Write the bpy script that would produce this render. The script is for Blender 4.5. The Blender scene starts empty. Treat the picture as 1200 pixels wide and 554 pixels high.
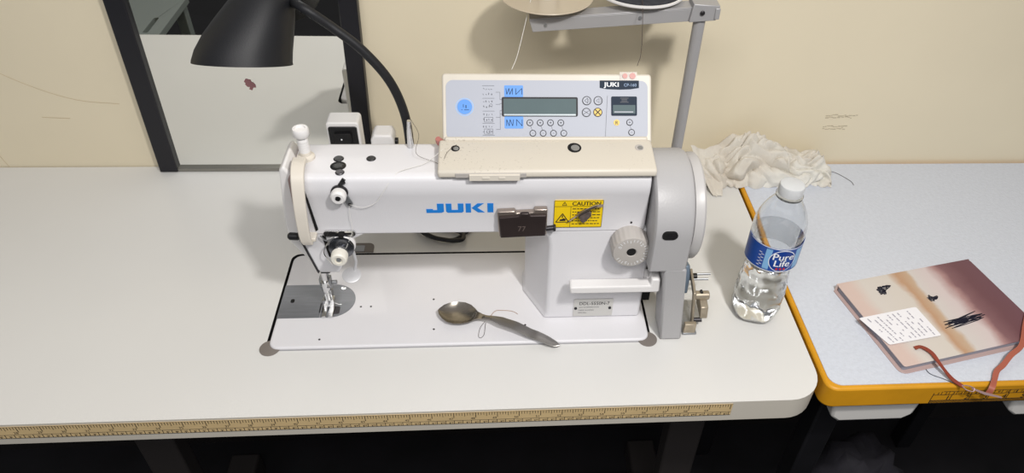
import bpy, bmesh, math, random
from mathutils import Vector as V, Matrix, noise
random.seed(7)
C = bpy.context.scene.collection
PI = math.pi

# ------------------------------------------------------------ materials
def lin(c):
    if isinstance(c, str):
        c = [int(c[i:i+2], 16)/255 for i in (0, 2, 4)]
    return tuple(((v/12.92) if v <= .04045 else ((v+.055)/1.055)**2.4) for v in c) + (1,)
def mat(name, col, rough=.5, metal=0, var=.0, vscale=20, bump=0, bscale=200, coat=0, trans=0, ior=1.45, alpha=1, col2=None, stretch=None, spec=None):
    m = bpy.data.materials.new(name); m.use_nodes = True
    nt = m.node_tree; b = nt.nodes['Principled BSDF']; L = nt.links
    c = lin(col)
    b.inputs['Base Color'].default_value = c
    b.inputs['Roughness'].default_value = rough; b.inputs['Metallic'].default_value = metal
    b.inputs['Coat Weight'].default_value = coat; b.inputs['Transmission Weight'].default_value = trans
    b.inputs['IOR'].default_value = ior; b.inputs['Alpha'].default_value = alpha
    if spec is not None: b.inputs['Specular IOR Level'].default_value = spec
    tc = nt.nodes.new('ShaderNodeTexCoord'); src = tc.outputs['Object']
    if stretch:
        mp = nt.nodes.new('ShaderNodeMapping'); mp.inputs['Scale'].default_value = stretch
        L.new(src, mp.inputs[0]); src = mp.outputs[0]
    if var or col2:
        n = nt.nodes.new('ShaderNodeTexNoise'); n.inputs['Scale'].default_value = vscale; n.inputs['Detail'].default_value = 5
        L.new(src, n.inputs['Vector'])
        r = nt.nodes.new('ShaderNodeValToRGB')
        r.color_ramp.elements[0].position = .35; r.color_ramp.elements[1].position = .65
        c2 = lin(col2) if col2 else tuple(v*(1-var) for v in c[:3]) + (1,)
        r.color_ramp.elements[0].color = c2; r.color_ramp.elements[1].color = c
        L.new(n.outputs['Fac'], r.inputs[0]); L.new(r.outputs[0], b.inputs['Base Color'])
    if bump:
        n = nt.nodes.new('ShaderNodeTexNoise'); n.inputs['Scale'].default_value = bscale; n.inputs['Detail'].default_value = 3
        L.new(src, n.inputs['Vector'])
        bp = nt.nodes.new('ShaderNodeBump'); bp.inputs['Strength'].default_value = bump; bp.inputs['Distance'].default_value = .001
        L.new(n.outputs['Fac'], bp.inputs['Height']); L.new(bp.outputs[0], b.inputs['Normal'])
    return m
M = dict(
    wall=mat('wall_paint', 'e0d5bb', .62, var=.05, vscale=3, bump=.15, bscale=60),
    floor=mat('dark_floor', '17151a', .7, var=.5, vscale=9, bump=.4, bscale=30),
    laminate=mat('white_laminate', 'dbdad7', .3, var=.025, vscale=4, bump=.03, bscale=300),
    lam_edge=mat('laminate_edge', 'cfc9bd', .4, var=.04, vscale=12),
    gap=mat('black_gap', '0c0b0c', .8),
    cushion=mat('cushion_rubber', '7d7670', .6, var=.1),
    white=mat('machine_white', 'dddcdf', .40, var=.015, vscale=12, bump=.12, bscale=700, coat=.08),
    white2=mat('machine_white_plain', 'e4e2e1', .35),
    cream=mat('cream_plastic', 'cec7ba', .42, var=.05, vscale=30, bump=.05),
    cream2=mat('cream_guard', 'ddd6ca', .38, var=.04),
    panelg=mat('panel_gray', 'a9adb8', .5),
    grey=mat('cover_grey', 'aeadae', .4, var=.03, vscale=15, bump=.2, bscale=500),
    wheel=mat('wheel_grey', 'bdbbba', .35),
    dialg=mat('dial_grey', 'b4afaa', .45),
    chrome=mat('chrome', 'd2d2d2', .16, 1),
    steel=mat('brushed_steel', 'a3a5a8', .38, .75, var=.12, vscale=60, stretch=(1, 12, 1)),
    plate=mat('needle_plate_steel', '8b8d92', .36, .55, var=.12, vscale=30, stretch=(1, 8, 1)),
    dsteel=mat('dark_steel', '4a484b', .35, .8, var=.2, vscale=60),
    spoon=mat('spoon_steel', 'a39d94', .27, 1, var=.1, vscale=40),
    spoonh=mat('spoon_handle_satin', '9d9a97', .38, 1),
    black=mat('black_plastic', '141416', .38),
    lampb=mat('lamp_black', '1a1b1f', .5, bump=.2, bscale=900),
    ink=mat('print_black', '1c1c22', .6),
    inkg=mat('print_grey', '4c4e56', .6),
    navy=mat('print_navy', '25303f', .6, spec=.2),
    inkw=mat('print_white', 'f0f2f5', .5),
    blue=mat('logo_blue', '1d7cd0', .4),
    skyb=mat('sticker_blue', '4f8fdc', .45),
    yellow=mat('sticker_yellow', 'f0cc12', .4),
    gold=mat('key_gold', 'd9b64a', .45),
    lcd=mat('lcd', '58686b', .55, spec=.2, var=.06, vscale=25),
    tape=mat('tape_beige', 'd8bd8c', .6, var=.08, vscale=25),
    ochre=mat('ochre_edge', 'd99a1c', .45, var=.18, vscale=14, bump=.1),
    mat_top=mat('cutting_mat', 'cfd4de', .55, var=.06, vscale=180, bump=.5, bscale=350),
    frame=mat('mirror_frame_black', '17171d', .42),
    silver=mat('mirror_trim_silver', '8e8c85', .3, .7),
    mirror=mat('mirror_glass', 'f1f1ec', .012, 1),
    plywhite=mat('under_bracket', 'd8d6d2', .5),
    pole=mat('stand_grey', 'a4a3a4', .4, .2),
    beigeclear=mat('spool_tray_beige', 'c9bca6', .3, alpha=.82),
    foam=mat('dark_foam', '3b3c42', .9, var=.3, vscale=120, bump=.8),
    threadw=mat('thread_white', 'e3e1dc', .8), threadb=mat('thread_dark', '4b3f3b', .8), threadn=mat('thread_brown', 'a5836a', .8),
    pink=mat('pink_clip', 'b5756d', .4),
    stamp=mat('red_smudge', 'c0898d', .75),
    rag=mat('rag_cotton', 'dbd8cf', .9, var=.06, vscale=16, bump=.4, bscale=500, col2='cbc3b6'),
    page=mat('page_edges', '9c9ba6', .8, stretch=(1, 1, 900), var=.25, vscale=2),
    leather=mat('red_leather', '8e3f2e', .5, var=.15, vscale=40),
    pin=mat('pink_metal', 'b79a9c', .35, .6),
    paper=mat('label_paper', 'ebeaee', .55),
    under=mat('under_brown', '3c322c', .7, var=.4, vscale=20), underg=mat('stand_paint', '332f2e', .6), underb=mat('motor_black', '121216', .5, var=.3),
    brass=mat('worn_metal', 'b3a794', .4, .6, var=.25, vscale=80), bluegrey=mat('bracket_blue_grey', '6d7c8c', .45, .3),
    blabel=mat('label_blue', '16489b', .35), blabel2=mat('label_light_blue', '7fb2dd', .35), red=mat('label_red', 'c42b35', .4),
    cap=mat('cap_clear_white', 'e8eaec', .35, trans=.35, ior=1.3),
    water=mat('water', 'ffffff', .0, trans=1, ior=1.33),
    pet=mat('clear_plastic', 'fbfdff', .04, trans=1, ior=1.42),
    seamg=mat('seam_guide_dark', '3c3231', .4, .45, var=.15, vscale=60),
    crate=mat('stool_grey', '7d8480', .5),
)

# ------------------------------------------------------------ mesh builder
WL = {}
class MB:
    def __init__(s): s.b = bmesh.new()
    def _mi(s, geom, mi):
        for f in geom:
            f.material_index = mi
    def add(s, verts, faces, mi=0):
        vs = [s.b.verts.new(v) for v in verts]; out = []
        for f in faces:
            try: out.append(s.b.faces.new([vs[i] for i in f]))
            except ValueError: pass
        s._mi(out, mi); return s
    def box(s, c, d, mi=0, rot=None):
        vs = []
        for x in (-.5, .5):
            for y in (-.5, .5):
                for z in (-.5, .5):
                    p = V((x*d[0], y*d[1], z*d[2]))
                    if rot is not None: p = rot @ p
                    vs.append(p + V(c))
        return s.add(vs, [(0,1,3,2),(4,6,7,5),(0,4,5,1),(2,3,7,6),(0,2,6,4),(1,5,7,3)], mi)
    def bx(s, x0, x1, y0, y1, z0, z1, mi=0):
        return s.box(((x0+x1)/2, (y0+y1)/2, (z0+z1)/2), (abs(x1-x0), abs(y1-y0), abs(z1-z0)), mi)
    def prism(s, poly, a, b, ax=2, mi=0, f=None):
        """poly in 2D, extruded from a to b along ax (0:X poly=YZ, 1:Y poly=XZ, 2:Z poly=XY)"""
        def P(p, t):
            q = {0: (t, p[0], p[1]), 1: (p[0], t, p[1]), 2: (p[0], p[1], t)}[ax]
            return f(q) if f else q
        n = len(poly)
        vs = [P(p, a) for p in poly] + [P(p, b) for p in poly]
        fs = [tuple(range(n))[::-1], tuple(range(n, 2*n))] + [(i, (i+1) % n, n+(i+1) % n, n+i) for i in range(n)]
        return s.add(vs, fs, mi)
    def cyl(s, p0, p1, r0, r1=None, seg=24, mi=0, cap=True):
        return s.loft([p0, p1], [r0, r0 if r1 is None else r1], seg, mi, cap)
    def loft(s, pts, rad, seg=12, mi=0, cap=True, up=None):
        pts = [V(p) for p in pts]; n = len(pts)
        if not isinstance(rad, (list, tuple)): rad = [rad]*n
        rings = []; prev = None
        for i, p in enumerate(pts):
            t = (pts[min(i+1, n-1)] - pts[max(i-1, 0)])
            t = t.normalized() if t.length > 1e-9 else V((0, 0, 1))
            if prev is None:
                h = V((0, 0, 1)) if abs(t.z) < .9 else V((1, 0, 0))
                a = t.cross(h).normalized()
            else:
                a = (prev - t*prev.dot(t)).normalized()
            prev = a; b = t.cross(a)
            r = rad[i]; ra, rb = (r if isinstance(r, tuple) else (r, r))
            rings.append([p + a*ra*math.cos(2*PI*k/seg) + b*rb*math.sin(2*PI*k/seg) for k in range(seg)])
        return s.rings(rings, mi, cap)
    def rings(s, rings, mi=0, cap=True, close=True):
        seg = len(rings[0]); vs = [v for r in rings for v in r]; fs = []
        for i in range(len(rings)-1):
            for k in range(seg if close else seg-1):
                k2 = (k+1) % seg
                fs.append((i*seg+k, i*seg+k2, (i+1)*seg+k2, (i+1)*seg+k))
        if cap:
            fs.append(tuple(range(seg))[::-1]); fs.append(tuple((len(rings)-1)*seg+k for k in range(seg)))
        return s.add(vs, fs, mi)
    def lathe(s, prof, o=(0, 0, 0), axis=(0, 0, 1), seg=40, mi=0, cap=True, mod=None):
        """prof: (r, h) along axis from o"""
        ax = V(axis).normalized(); h = V((1, 0, 0)) if abs(ax.x) < .9 else V((0, 1, 0))
        a = (h - ax*h.dot(ax)).normalized(); b = ax.cross(a); o = V(o); R = []
        for (r, t) in prof:
            ring = []
            for k in range(seg):
                th = 2*PI*k/seg; rr = max(r, 1e-5)*(mod(th, t) if mod else 1)
                ring.append(o + ax*t + a*rr*math.cos(th) + b*rr*math.sin(th))
            R.append(ring)
        return s.rings(R, mi, cap)
    def text(s, string, size, f, mi=0, depth=.0002, align='LEFT', sx=1):
        cu = bpy.data.curves.new('t', 'FONT'); cu.body = string; cu.size = size; cu.align_x = align; cu.resolution_u = 3
        ob = bpy.data.objects.new('t', cu); C.objects.link(ob)
        dg = bpy.context.evaluated_depsgraph_get(); me = bpy.data.meshes.new_from_object(ob.evaluated_get(dg))
        s.add([f(V((v.co.x*sx, v.co.y, depth))) for v in me.vertices], [tuple(p.vertices) for p in me.polygons], mi)
        bpy.data.objects.remove(ob); bpy.data.curves.remove(cu); bpy.data.meshes.remove(me)
        return s
    def build(s, name, mats, parent=None, bevel=0, seg=2, smooth=35, sub=0, base=None, fix=True):
        if not isinstance(mats, (list, tuple)): mats = [mats]
        if fix: bmesh.ops.recalc_face_normals(s.b, faces=s.b.faces)
        off = V(base) if base is not None else (WL[parent.name] if parent else V((0, 0, 0)))
        for v in s.b.verts: v.co -= off
        me = bpy.data.meshes.new(name); s.b.to_mesh(me); s.b.free()
        for m in mats: me.materials.append(m)
        o = bpy.data.objects.new(name, me); C.objects.link(o)
        if smooth:
            me.shade_smooth(); me.set_sharp_from_angle(angle=math.radians(smooth))
        if parent is not None: o.parent = parent
        else: o.location = off
        WL[o.name] = off
        if bevel:
            m = o.modifiers.new('bevel', 'BEVEL'); m.width = bevel; m.segments = seg; m.limit_method = 'ANGLE'; m.angle_limit = math.radians(40)
            m.harden_normals = False
        if sub:
            m = o.modifiers.new('sub', 'SUBSURF'); m.levels = sub; m.render_levels = sub
        return o
def tag(o, label=None, cat=None, group=None, kind=None):
    for k, v in (('label', label), ('category', cat), ('group', group), ('kind', kind)):
        if v: o[k] = v
    return o
def empty(name, loc, label, cat, group=None):
    o = bpy.data.objects.new(name, None); C.objects.link(o); o.location = loc; o.empty_display_size = .02
    WL[o.name] = V(loc); return tag(o, label, cat, group)
def rrect(x0, x1, y0, y1, r, n=6):
    if not isinstance(r, (list, tuple)): r = [r]*4   # BL, BR, TR, TL
    out = []
    for (cx, cy, a, rr) in ((x0, y0, PI, r[0]), (x1, y0, 1.5*PI, r[1]), (x1, y1, 0, r[2]), (x0, y1, .5*PI, r[3])):
        sx = 1 if cx == x0 else -1; sy = 1 if cy == y0 else -1
        if rr <= 0: out.append((cx, cy)); continue
        for k in range(n+1):
            t = a + .5*PI*k/n
            out.append((cx+sx*rr+rr*math.cos(t), cy+sy*rr+rr*math.sin(t)))
    return out
def spline(pts, n=8):
    pts = [V(p) for p in pts]; out = []
    P = [pts[0]*2-pts[1]] + pts + [pts[-1]*2-pts[-2]]
    for i in range(1, len(P)-2):
        for k in range(n):
            t = k/n; a, b, c, d = P[i-1:i+3]
            out.append(.5*((2*b) + (c-a)*t + (2*a-5*b+4*c-d)*t*t + (3*b-a-3*c+d)*t**3))
    out.append(pts[-1]); return out

# ------------------------------------------------------------ camera
cd = bpy.data.cameras.new('camera'); cam = bpy.data.objects.new('camera', cd); C.objects.link(cam)
r_ = V((0.99662426, -0.07029631, 0.04240899)); u_ = V((0.01523573, 0.66595762, 0.74583397)); f_ = V((0.08067197, 0.7426701, -0.66478054))
cam.matrix_world = Matrix(((r_.x, u_.x, -f_.x, .2818), (r_.y, u_.y, -f_.y, -.6165), (r_.z, u_.z, -f_.z, .7028), (0, 0, 0, 1)))
cd.sensor_width = 36; cd.sensor_fit = 'HORIZONTAL'; cd.lens = 36*860.2441/1200
cd.shift_x = -51.03/1200; cd.shift_y = 25.08/1200; cd.clip_start = .02
bpy.context.scene.camera = cam

# ------------------------------------------------------------ setting
WY = .405
o = MB().bx(-2.2, 2.8, WY, WY+.08, -.76, 1.9).build('wall_back', M['wall'], smooth=0, base=(0, WY, -.76)); tag(o, kind='structure')
o = MB().bx(-2.2, 2.8, -3.2, WY+.08, -.80, -.76).build('floor', M['floor'], smooth=0, base=(0, -1, -.76)); tag(o, kind='structure')
o = MB().bx(-2.2, 2.8, WY-.0015, WY-.0001, -.76, -.045).build('shade_panel_back', mat('painted_shade', '1e1a1a', .7, var=.3), smooth=0, base=(0, WY, -.76)); tag(o, kind='structure')  # added dark sheet over the lower wall, stands in for shade under the tables
# scuff marks on the wall belong to the wall
mb = MB()
for row, (z0, x0, x1) in enumerate(((.094, .826, .880), (.090, .826, .872), (.073, .827, .866), (.069, .827, .866))):
    x = x0
    while x < x1:
        w = random.uniform(.002, .007); mb.box((x+w/2, WY-.0004, z0+random.uniform(-.0015, .0015)), (w, .0004, random.uniform(.0006, .0013))); x += w*random.uniform(.9, 1.4)
o = mb.build('trim_1', mat('wall_scuff', 'b5aa93', .8), smooth=0, base=(.85, WY, .08)); tag(o, kind='structure')
mb = MB()
for pts in (((-.47, .19), (-.40, .145), (-.34, .12), (-.28, .113)), ((-.56, .10), (-.535, .07), (-.515, .03), (-.51, .0)), ((-.53, .10), (-.50, .05), (-.485, .0)), ((-.40, .09), (-.36, .088))):
    P = spline([(a, WY-.0003, b) for a, b in pts], 5); mb.loft(P, .0004, 4)
o = mb.build('trim_2', mat('wall_crack', 'c0b092', .8), smooth=0, base=(-.4, WY, .1)); tag(o, kind='structure')

# ------------------------------------------------------------ sewing table
TF, TR, TL_ = -.094, .679, -.62
table = empty('sewing_table', (.03, .15, -.76), 'long white laminate sewing table with tape measure on front edge', 'table')
def holed(outer, hole, z0, z1):
    cu = bpy.data.curves.new('c', 'CURVE'); cu.dimensions = '2D'; cu.fill_mode = 'BOTH'; cu.extrude = (z1-z0)/2
    for poly in (outer, hole):
        sp = cu.splines.new('POLY'); sp.points.add(len(poly)-1); sp.use_cyclic_u = True
        for p, q in zip(sp.points, poly): p.co = (q[0], q[1], 0, 1)
    ob = bpy.data.objects.new('c', cu); C.objects.link(ob); dg = bpy.context.evaluated_depsgraph_get()
    me = bpy.data.meshes.new_from_object(ob.evaluated_get(dg))
    b = bmesh.new(); b.from_mesh(me); bmesh.ops.translate(b, verts=b.verts, vec=(0, 0, (z0+z1)/2)); bmesh.ops.remove_doubles(b, verts=b.verts, dist=1e-5)
    bpy.data.objects.remove(ob); bpy.data.curves.remove(cu); bpy.data.meshes.remove(me); return b
mb = MB(); mb.b = holed(rrect(TL_, TR, TF, WY-.002, [.02, .045, .004, .004], 8), rrect(-.0050, .4800, .004, .1850, [.012]*4, 5), -.036, 0)
for f in mb.b.faces:
    if abs(f.normal.z) < .5:
        c = f.calc_center_median(); f.material_index = 2 if (-.01 < c.x < .49 and -.002 < c.y < .19) else 1
top = mb.build('tabletop', [M['laminate'], M['lam_edge'], M['gap']], table, bevel=.003, seg=3, fix=False)
MB().prism(rrect(-.0060, .4805, .003, .186, .012), -.040, -.0362).build('recess_tray', M['gap'], table)
# rubber corner pads and hinge plate
for (x, y) in ((.001, .0085), (.4745, .0085)):
    MB().lathe([(.0125, .0001), (.0125, .0009), (.011, .0012)], (x, y, 0), seg=28).build('corner_pad', M['cushion'], table)
mb = MB(); mb.prism(rrect(.073, .107, .1860, .2060, [0, 0, .008, .003], 5), .0001, .0012, 2, 0); mb.prism(rrect(.079, .094, .1870, .200, .001, 2), .0012, .0018, 2, 1)
mb.build('hinge_plate', [M['cushion'], M['steel']], table, smooth=0)
mb = MB()
# tape strip with inch ticks above and centimetre ticks below
TZ0, TZ1 = -.0245, -.0035
ty = TF-.0002
mb.bx(-.62+.02, .5625, ty-.0006, ty, TZ0, TZ1, 0)
mb.bx(-.60, .5625, ty-.0008, ty-.0006, TZ0, TZ0+.0005, 1); mb.bx(-.60, .5625, ty-.0008, ty-.0006, TZ1-.0004, TZ1, 1)
mb.bx(-.60, .5625, ty-.0008, ty-.0006, TZ0+.0062, TZ0+.0066, 1)
x = .560; k = 0
while x > -.30:
    h = (.0095 if k % 8 == 0 else .007 if k % 4 == 0 else .0052); w = .0007 if k % 8 == 0 else .0005
    mb.bx(x-w/2, x+w/2, ty-.0008, ty-.0006, TZ1-h, TZ1, 1)
    if k % 8 == 0 and k:
        n = 60-k//8
        mb.text(str(n), .0052, lambda p, x=x: (x-.006+p.x, ty-.0008, TZ1-.0128+p.y), 1, 0)
    x -= .0254/8; k += 1
x = .560; k = 0
while x > -.30:
    mb.bx(x-.0003, x+.0003, ty-.0008, ty-.0006, TZ0, TZ0+(.0062 if k % 2 == 0 else .003), 1)
    if k % 2 == 0: mb.text(str(152-k//2), .0036, lambda p, x=x: (x-.0065+p.x, ty-.0008, TZ0+.0018+p.y), 1, 0)
    x -= .005; k += 1
tp = mb.build('measuring_tape', [M['tape'], M['ink']], table, smooth=0); tag(tp, 'beige tape measure glued along the front edge')
# stand under the top
for sx, lx in ((1, .60), (-1, -.265)):
    mb = MB(); mb.bx(lx-.03, lx+.03, .10, .135, -.70, -.036); mb.bx(lx-.03, lx+.03, -.05, .33, -.76, -.70)
    mb.build('leg', M['underg'], table, bevel=.004)
MB().bx(-.235, .57, .13, .16, -.62, -.57).build('crossbar', M['underg'], table, bevel=.003)
mb = MB(); mb.bx(-.12, .16, .12, .34, -.30, -.14); mb.lathe([(.07, 0), (.085, .01), (.085, .12), (.06, .15)], (.24, .2, -.30), (0, 0, 1))
mb.build('motor', M['underb'], table, bevel=.01)
mb = MB(); mb.bx(.02, .30, -.05, .2, -.705, -.69, 0); 
for k in range(6): mb.bx(.04+k*.04, .05+k*.04, -.04, .19, -.69, -.683, 0)
mb.build('treadle', M['underg'], table)
mb = MB(); P = spline([(.395, -.02, -.037), (.40, -.03, -.06), (.47, -.035, -.058), (.53, -.01, -.05), (.55, .02, -.037)], 6); mb.loft(P, .003, 8); mb.build('knee_lifter_rod', M['dsteel'], table)

# clutter on the floor under the table
def lump(name, c, s, m, label, cat, sc=9, amp=.35, grp=None):
    mb = MB(); R = []
    for i in range(1, 15):
        ph = PI*i/15; ring = []
        for k in range(28):
            th = 2*PI*k/28; d = V((math.sin(ph)*math.cos(th), math.sin(ph)*math.sin(th), math.cos(ph)))
            q = 1+amp*noise.noise(d*2.2+V(c)*7)+amp*.5*noise.noise(d*6+V(c)*3)
            ring.append(V((c[0]+d.x*s[0]*q, c[1]+d.y*s[1]*q, max(-.759, c[2]+d.z*s[2]*q))))
        R.append(ring)
    mb.rings(R); return tag(mb.build(name, m, base=(c[0], c[1], -.76), smooth=80), label, cat, grp)
lump('cloth_bundle', (-.10, .05, -.71), (.10, .10, .07), M['under'], 'dark brown cloth bundle on floor under left half of the table', 'bundle')
lump('fabric_sack', (.99, .12, -.62), (.11, .10, .13), mat('sack', '2a2830', .8, var=.4), 'dark grey fabric sack on floor under the yellow edged table', 'sack')
lump('scrap_heap', (.42, .02, -.72), (.07, .07, .04), M['under'], 'brownish fabric scrap heap on floor beside the treadle', 'scraps')

# ------------------------------------------------------------ work table with yellow edge
wt = empty('work_table', (1.02, .15, -.76), 'grey topped work table with ochre yellow edge and printed ruler', 'table')
WX0, WX1, WF = .684, 1.30, -.081
mb = MB(); mb.prism(rrect(WX0, WX1, WF, WY-.002, [.016, .016, .003, .003], 7), -.036, .0); mb.build('edge_banding', M['ochre'], wt, bevel=.003)
mb = MB(); mb.prism(rrect(WX0+.006, WX1-.006, WF+.006, WY-.006, [.016, .016, .003, .003], 7), .0001, .0012); mb.build('mat_surface', M['mat_top'], wt, smooth=0)
mb = MB(); y = WF-.0003; zt = -.004
def yb(x0, x1, z0, z1): mb.bx(x0, x1, y-.0003, y, z0, z1)
X0 = .8245; IN = .0252
yb(X0, X0+.0005, -.0330, -.0125); yb(X0, 1.28, -.0275, -.0271); yb(X0, 1.28, -.0165, -.0161); yb(X0+.012, 1.28, -.0100, -.0097)
for k in range(16*18): yb(X0+.0008+k*IN/16, X0+.0013+k*IN/16, -.0335, -.0275)
for k in range(1, 18):
    yb(X0+k*IN, X0+k*IN+.0006, -.0275, -.0161)
    mb.text(str(k), .0115, lambda p, k=k: (X0+k*IN-.0065+p.x, y-.0004, -.0262+p.y), 0, 0)
for k in range(1, 40):
    yb(X0+k*.01, X0+k*.01+.0004, -.0161, -.0100)
    mb.text(str(k), .0062, lambda p, k=k: (X0+k*.01-.0055+p.x, y-.0004, -.0152+p.y), 0, 0)
tag(mb.build('printed_ruler', M['ink'], wt, smooth=0), 'black printed inch and centimetre scale')
for x0, x1 in ((.712, .832), (.958, 1.07)):
    mb = MB(); mb.prism([(x0, -.0362), (x1, -.0362), (x1-.004, -.078), (x1-.016, -.088), (x0+.016, -.088), (x0+.004, -.078)], -.066, .10, 1); mb.build('support_block', M['plywhite'], wt, bevel=.004)
for x in (.75, 1.24):
    for yy in (.0, .34):
        MB().bx(x-.018, x+.018, yy-.018, yy+.018, -.76, -.0365 if x > 1 or yy > .2 else -.0885).build('leg', M['underb'], wt, bevel=.003)
MB().bx(.76, 1.23, .33, .35, -.55, -.50).build('crossbar', M['underb'], wt)

# ------------------------------------------------------------ mirror
mir = empty('mirror', (-.08, .39, 0), 'tall black framed mirror leaning on wall behind the desk lamp', 'mirror')
MT = .95
def quad(x0b, x1b, x0t, x1t, z0, z1, ya, yb_):
    return [(x0b, ya, z0), (x1b, ya, z0), (x1t, ya, z1), (x0t, ya, z1), (x0b, yb_, z0), (x1b, yb_, z0), (x1t, yb_, z1), (x0t, yb_, z1)]
QF = [(0, 1, 2, 3), (4, 7, 6, 5), (0, 4, 5, 1), (1, 5, 6, 2), (2, 6, 7, 3), (3, 7, 4, 0)]
MB().add(quad(-.249, -.2215, -.249+.034, -.2215+.034, .001, MT, .386, .404), QF).build('frame_side', M['frame'], mir, bevel=.0015)
MB().add(quad(.0615, .0865, .0615+.030, .0865+.033, .001, MT, .386, .404), QF).build('frame_side', M['frame'], mir, bevel=.0015)
MB().add(quad(-.215, .12, -.215, .12, MT-.03, MT, .386, .404), QF).build('frame_top', M['frame'], mir)
MB().add(quad(-.2215, .0615, -.2215, .0615, .001, .006, .388, .404), QF).build('bottom_trim', M['silver'], mir)
MB().add(quad(-.223, .063, -.189, .093, .006, MT-.02, .394, .402), QF).build('mirror_glass', M['mirror'], mir, smooth=0)
mb = MB()
for k in range(11):
    a = random.uniform(0, 2*PI); d = random.uniform(0, .0078); rr = random.uniform(.0030, .0055)
    n = 9; cx, cz = -.0790+d*math.cos(a), .1545+d*math.sin(a)*1.2
    mb.add([(cx+rr*random.uniform(.6, 1.1)*math.cos(2*PI*j/n), .3936-.00002*k, cz+rr*random.uniform(.6, 1.1)*math.sin(2*PI*j/n)) for j in range(n)], [tuple(range(n))])
tag(mb.build('smudge', M['stamp'], mir, smooth=0, fix=False), 'dull red smudge on the mirror glass')

# stool seen only in the mirror
st = empty('stool', (-.78, -.74, -.76), 'grey plastic stool reflected at top left of the mirror', 'stool')
mb = MB(); mb.b = holed(rrect(-.90, -.655, -.92, -.60, .03), rrect(-.705, -.690, -.74, -.64, .006), -.27, -.25); mb.build('seat', M['crate'], st, bevel=.004, fix=False)
for x in (-.87, -.685):
    for yy in (-.89, -.63): MB().bx(x-.016, x+.016, yy-.016, yy+.016, -.76, -.27).build('leg', M['crate'], st, bevel=.003)

# ------------------------------------------------------------ sewing machine
sm = empty('sewing_machine', (.24, .09, .0), 'white industrial lockstitch sewing machine with control panel on top', 'sewing machine')
AY, BY = .045, .118
# bed
mb = MB(); mb.prism(rrect(-.0005, .4765, .0055, .1785, [.012]*4, 6), -.034, .004); mb.build('bed', M['white'], sm, bevel=.0025, seg=3)
# arm
mb = MB()
sec = [(AY, .152), (AY, .204)] + [(AY-.0008, .206), (AY-.0008, .2185)] + [(AY+.0095-.0095*math.cos(t), .222+.010*math.sin(t)) for t in [k*PI/12 for k in range(0, 7)]] + [(BY-.012+.012*math.sin(t), .220+.012*math.cos(t)) for t in [k*PI/12 for k in range(0, 7)]] + [(BY, .152)]
mb.prism(sec, .0615, .4575, 0)
mb.build('arm', M['white'], sm, bevel=.0018, seg=2)
# column
mb = MB(); r = []
for z, e in ((.0041, .004), (.010, .001), (.013, 0), (.10, 0), (.130, 0), (.143, .003), (.150, .010), (.1535, .020)):
    r.append([V(p) for p in ((.3465-e, AY+.0008, z), (.4685, AY+.0008, z), (.4685, .137, z), (.322-e, .137, z), (.3205-e, .125, z), (.3205-e, .098, z))])
mb.rings(r); mb.build('column', M['white'], sm, bevel=.003, seg=3)
# head casting under the arm at the needle end
mb = MB()
arc = [(.098, .100), (.1015, .108), (.104, .120), (.109, .134), (.118, .144), (.132, .1515)]
mb.prism([(.0560, .156), (.0570, .148), (.0685, .096), (.0715, .0915), (.094, .0915)] + arc + [(.132, .160)], AY+.001, BY-.004, 1)
mb.build('head_casting', M['white'], sm, bevel=.002)
# face plate (left end)
mb = MB(); mb.prism([(.0405, .158), (.0420, .130), (.0620, .093), (.0680, .0945), (.0590, .150), (.061, .226), (.054, .238), (.0485, .232)], AY+.012, BY-.006, 1)
mb.build('face_plate', M['white2'], sm, bevel=.003, seg=3)
MB().prism([(.0565, .157), (.0585, .226), (.0625, .230), (.0625, .157)], AY+.0045, BY-.012, 1).build('face_gasket', mat('gasket', '9b8782', .7), sm)
mb = MB(); mb.lathe([(.0035, 0), (.0045, .001), (.0045, .010), (.003, .012)], (.0600, .036, .157), (-1, .1, 0), seg=16); mb.build('face_screw', M['black'], sm)
MB().prism([(.0552, .152), (.0570, .152), (.0702, .0922), (.0686, .0922)], AY-.0003, AY+.010, 1).build('face_seam', M['dsteel'], sm)
# black slot behind the guard
MB().prism([(.0775, .158), (.0730, .226), (.0745, .228), (.0805, .160)], AY-.0012, AY+.002, 1).build('lever_slot', M['gap'], sm)
# take-up guard
P = spline([(.0700, .070, .238), (.0708, .054, .2385), (.0712, .041, .229), (.0705, .033, .205), (.0695, .030, .180), (.0690, .030, .160), (.0700, .033, .150)], 7)
mb = MB(); R = []
for i, p in enumerate(P):
    t = (P[min(i+1, len(P)-1)]-P[max(i-1, 0)]).normalized(); n = V((1, 0, 0)).cross(t).normalized(); w = .0075 if i > 6 else .0075
    th = .0035; tw = w*(1-.25*(i/len(P)))
    R.append([p+V((-tw, 0, 0))+n*th*.5, p+V((-tw*.5, 0, 0))+n*th, p+V((tw*.5, 0, 0))+n*th, p+V((tw, 0, 0))+n*th*.5, p+V((tw, 0, 0))-n*th, p+V((-tw, 0, 0))-n*th])
mb.rings(R); mb.bx(.0615, .0785, .033, .046, .151, .156); mb.build('take_up_guard', M['cream2'], sm, bevel=.0012)
# presser adjuster on top
mb = MB(); mb.lathe([(.0088, 0), (.0096, .001), (.0096, .004), (.0062, .006), (.0062, .010)], (.0735, .082, .231)); mb.build('adjuster_collar', M['cream2'], sm)
mb = MB(); pr = [(.0058, .004)]
for k in range(5): pr += [(.0058, .010+k*.003), (.0062, .0115+k*.003), (.0058, .013+k*.003)]
pr += [(.0052, .027), (.0045, .029), (.0075, .0295), (.0088, .032), (.0088, .038), (.0080, .0395), (.0058, .0395), (.0050, .0375), (.0005, .0375)]
mb.lathe(pr, (.0735, .082, .231)); tag(mb.build('presser_adjuster', M['white2'], sm), 'ribbed white adjusting screw with flared top')
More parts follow.
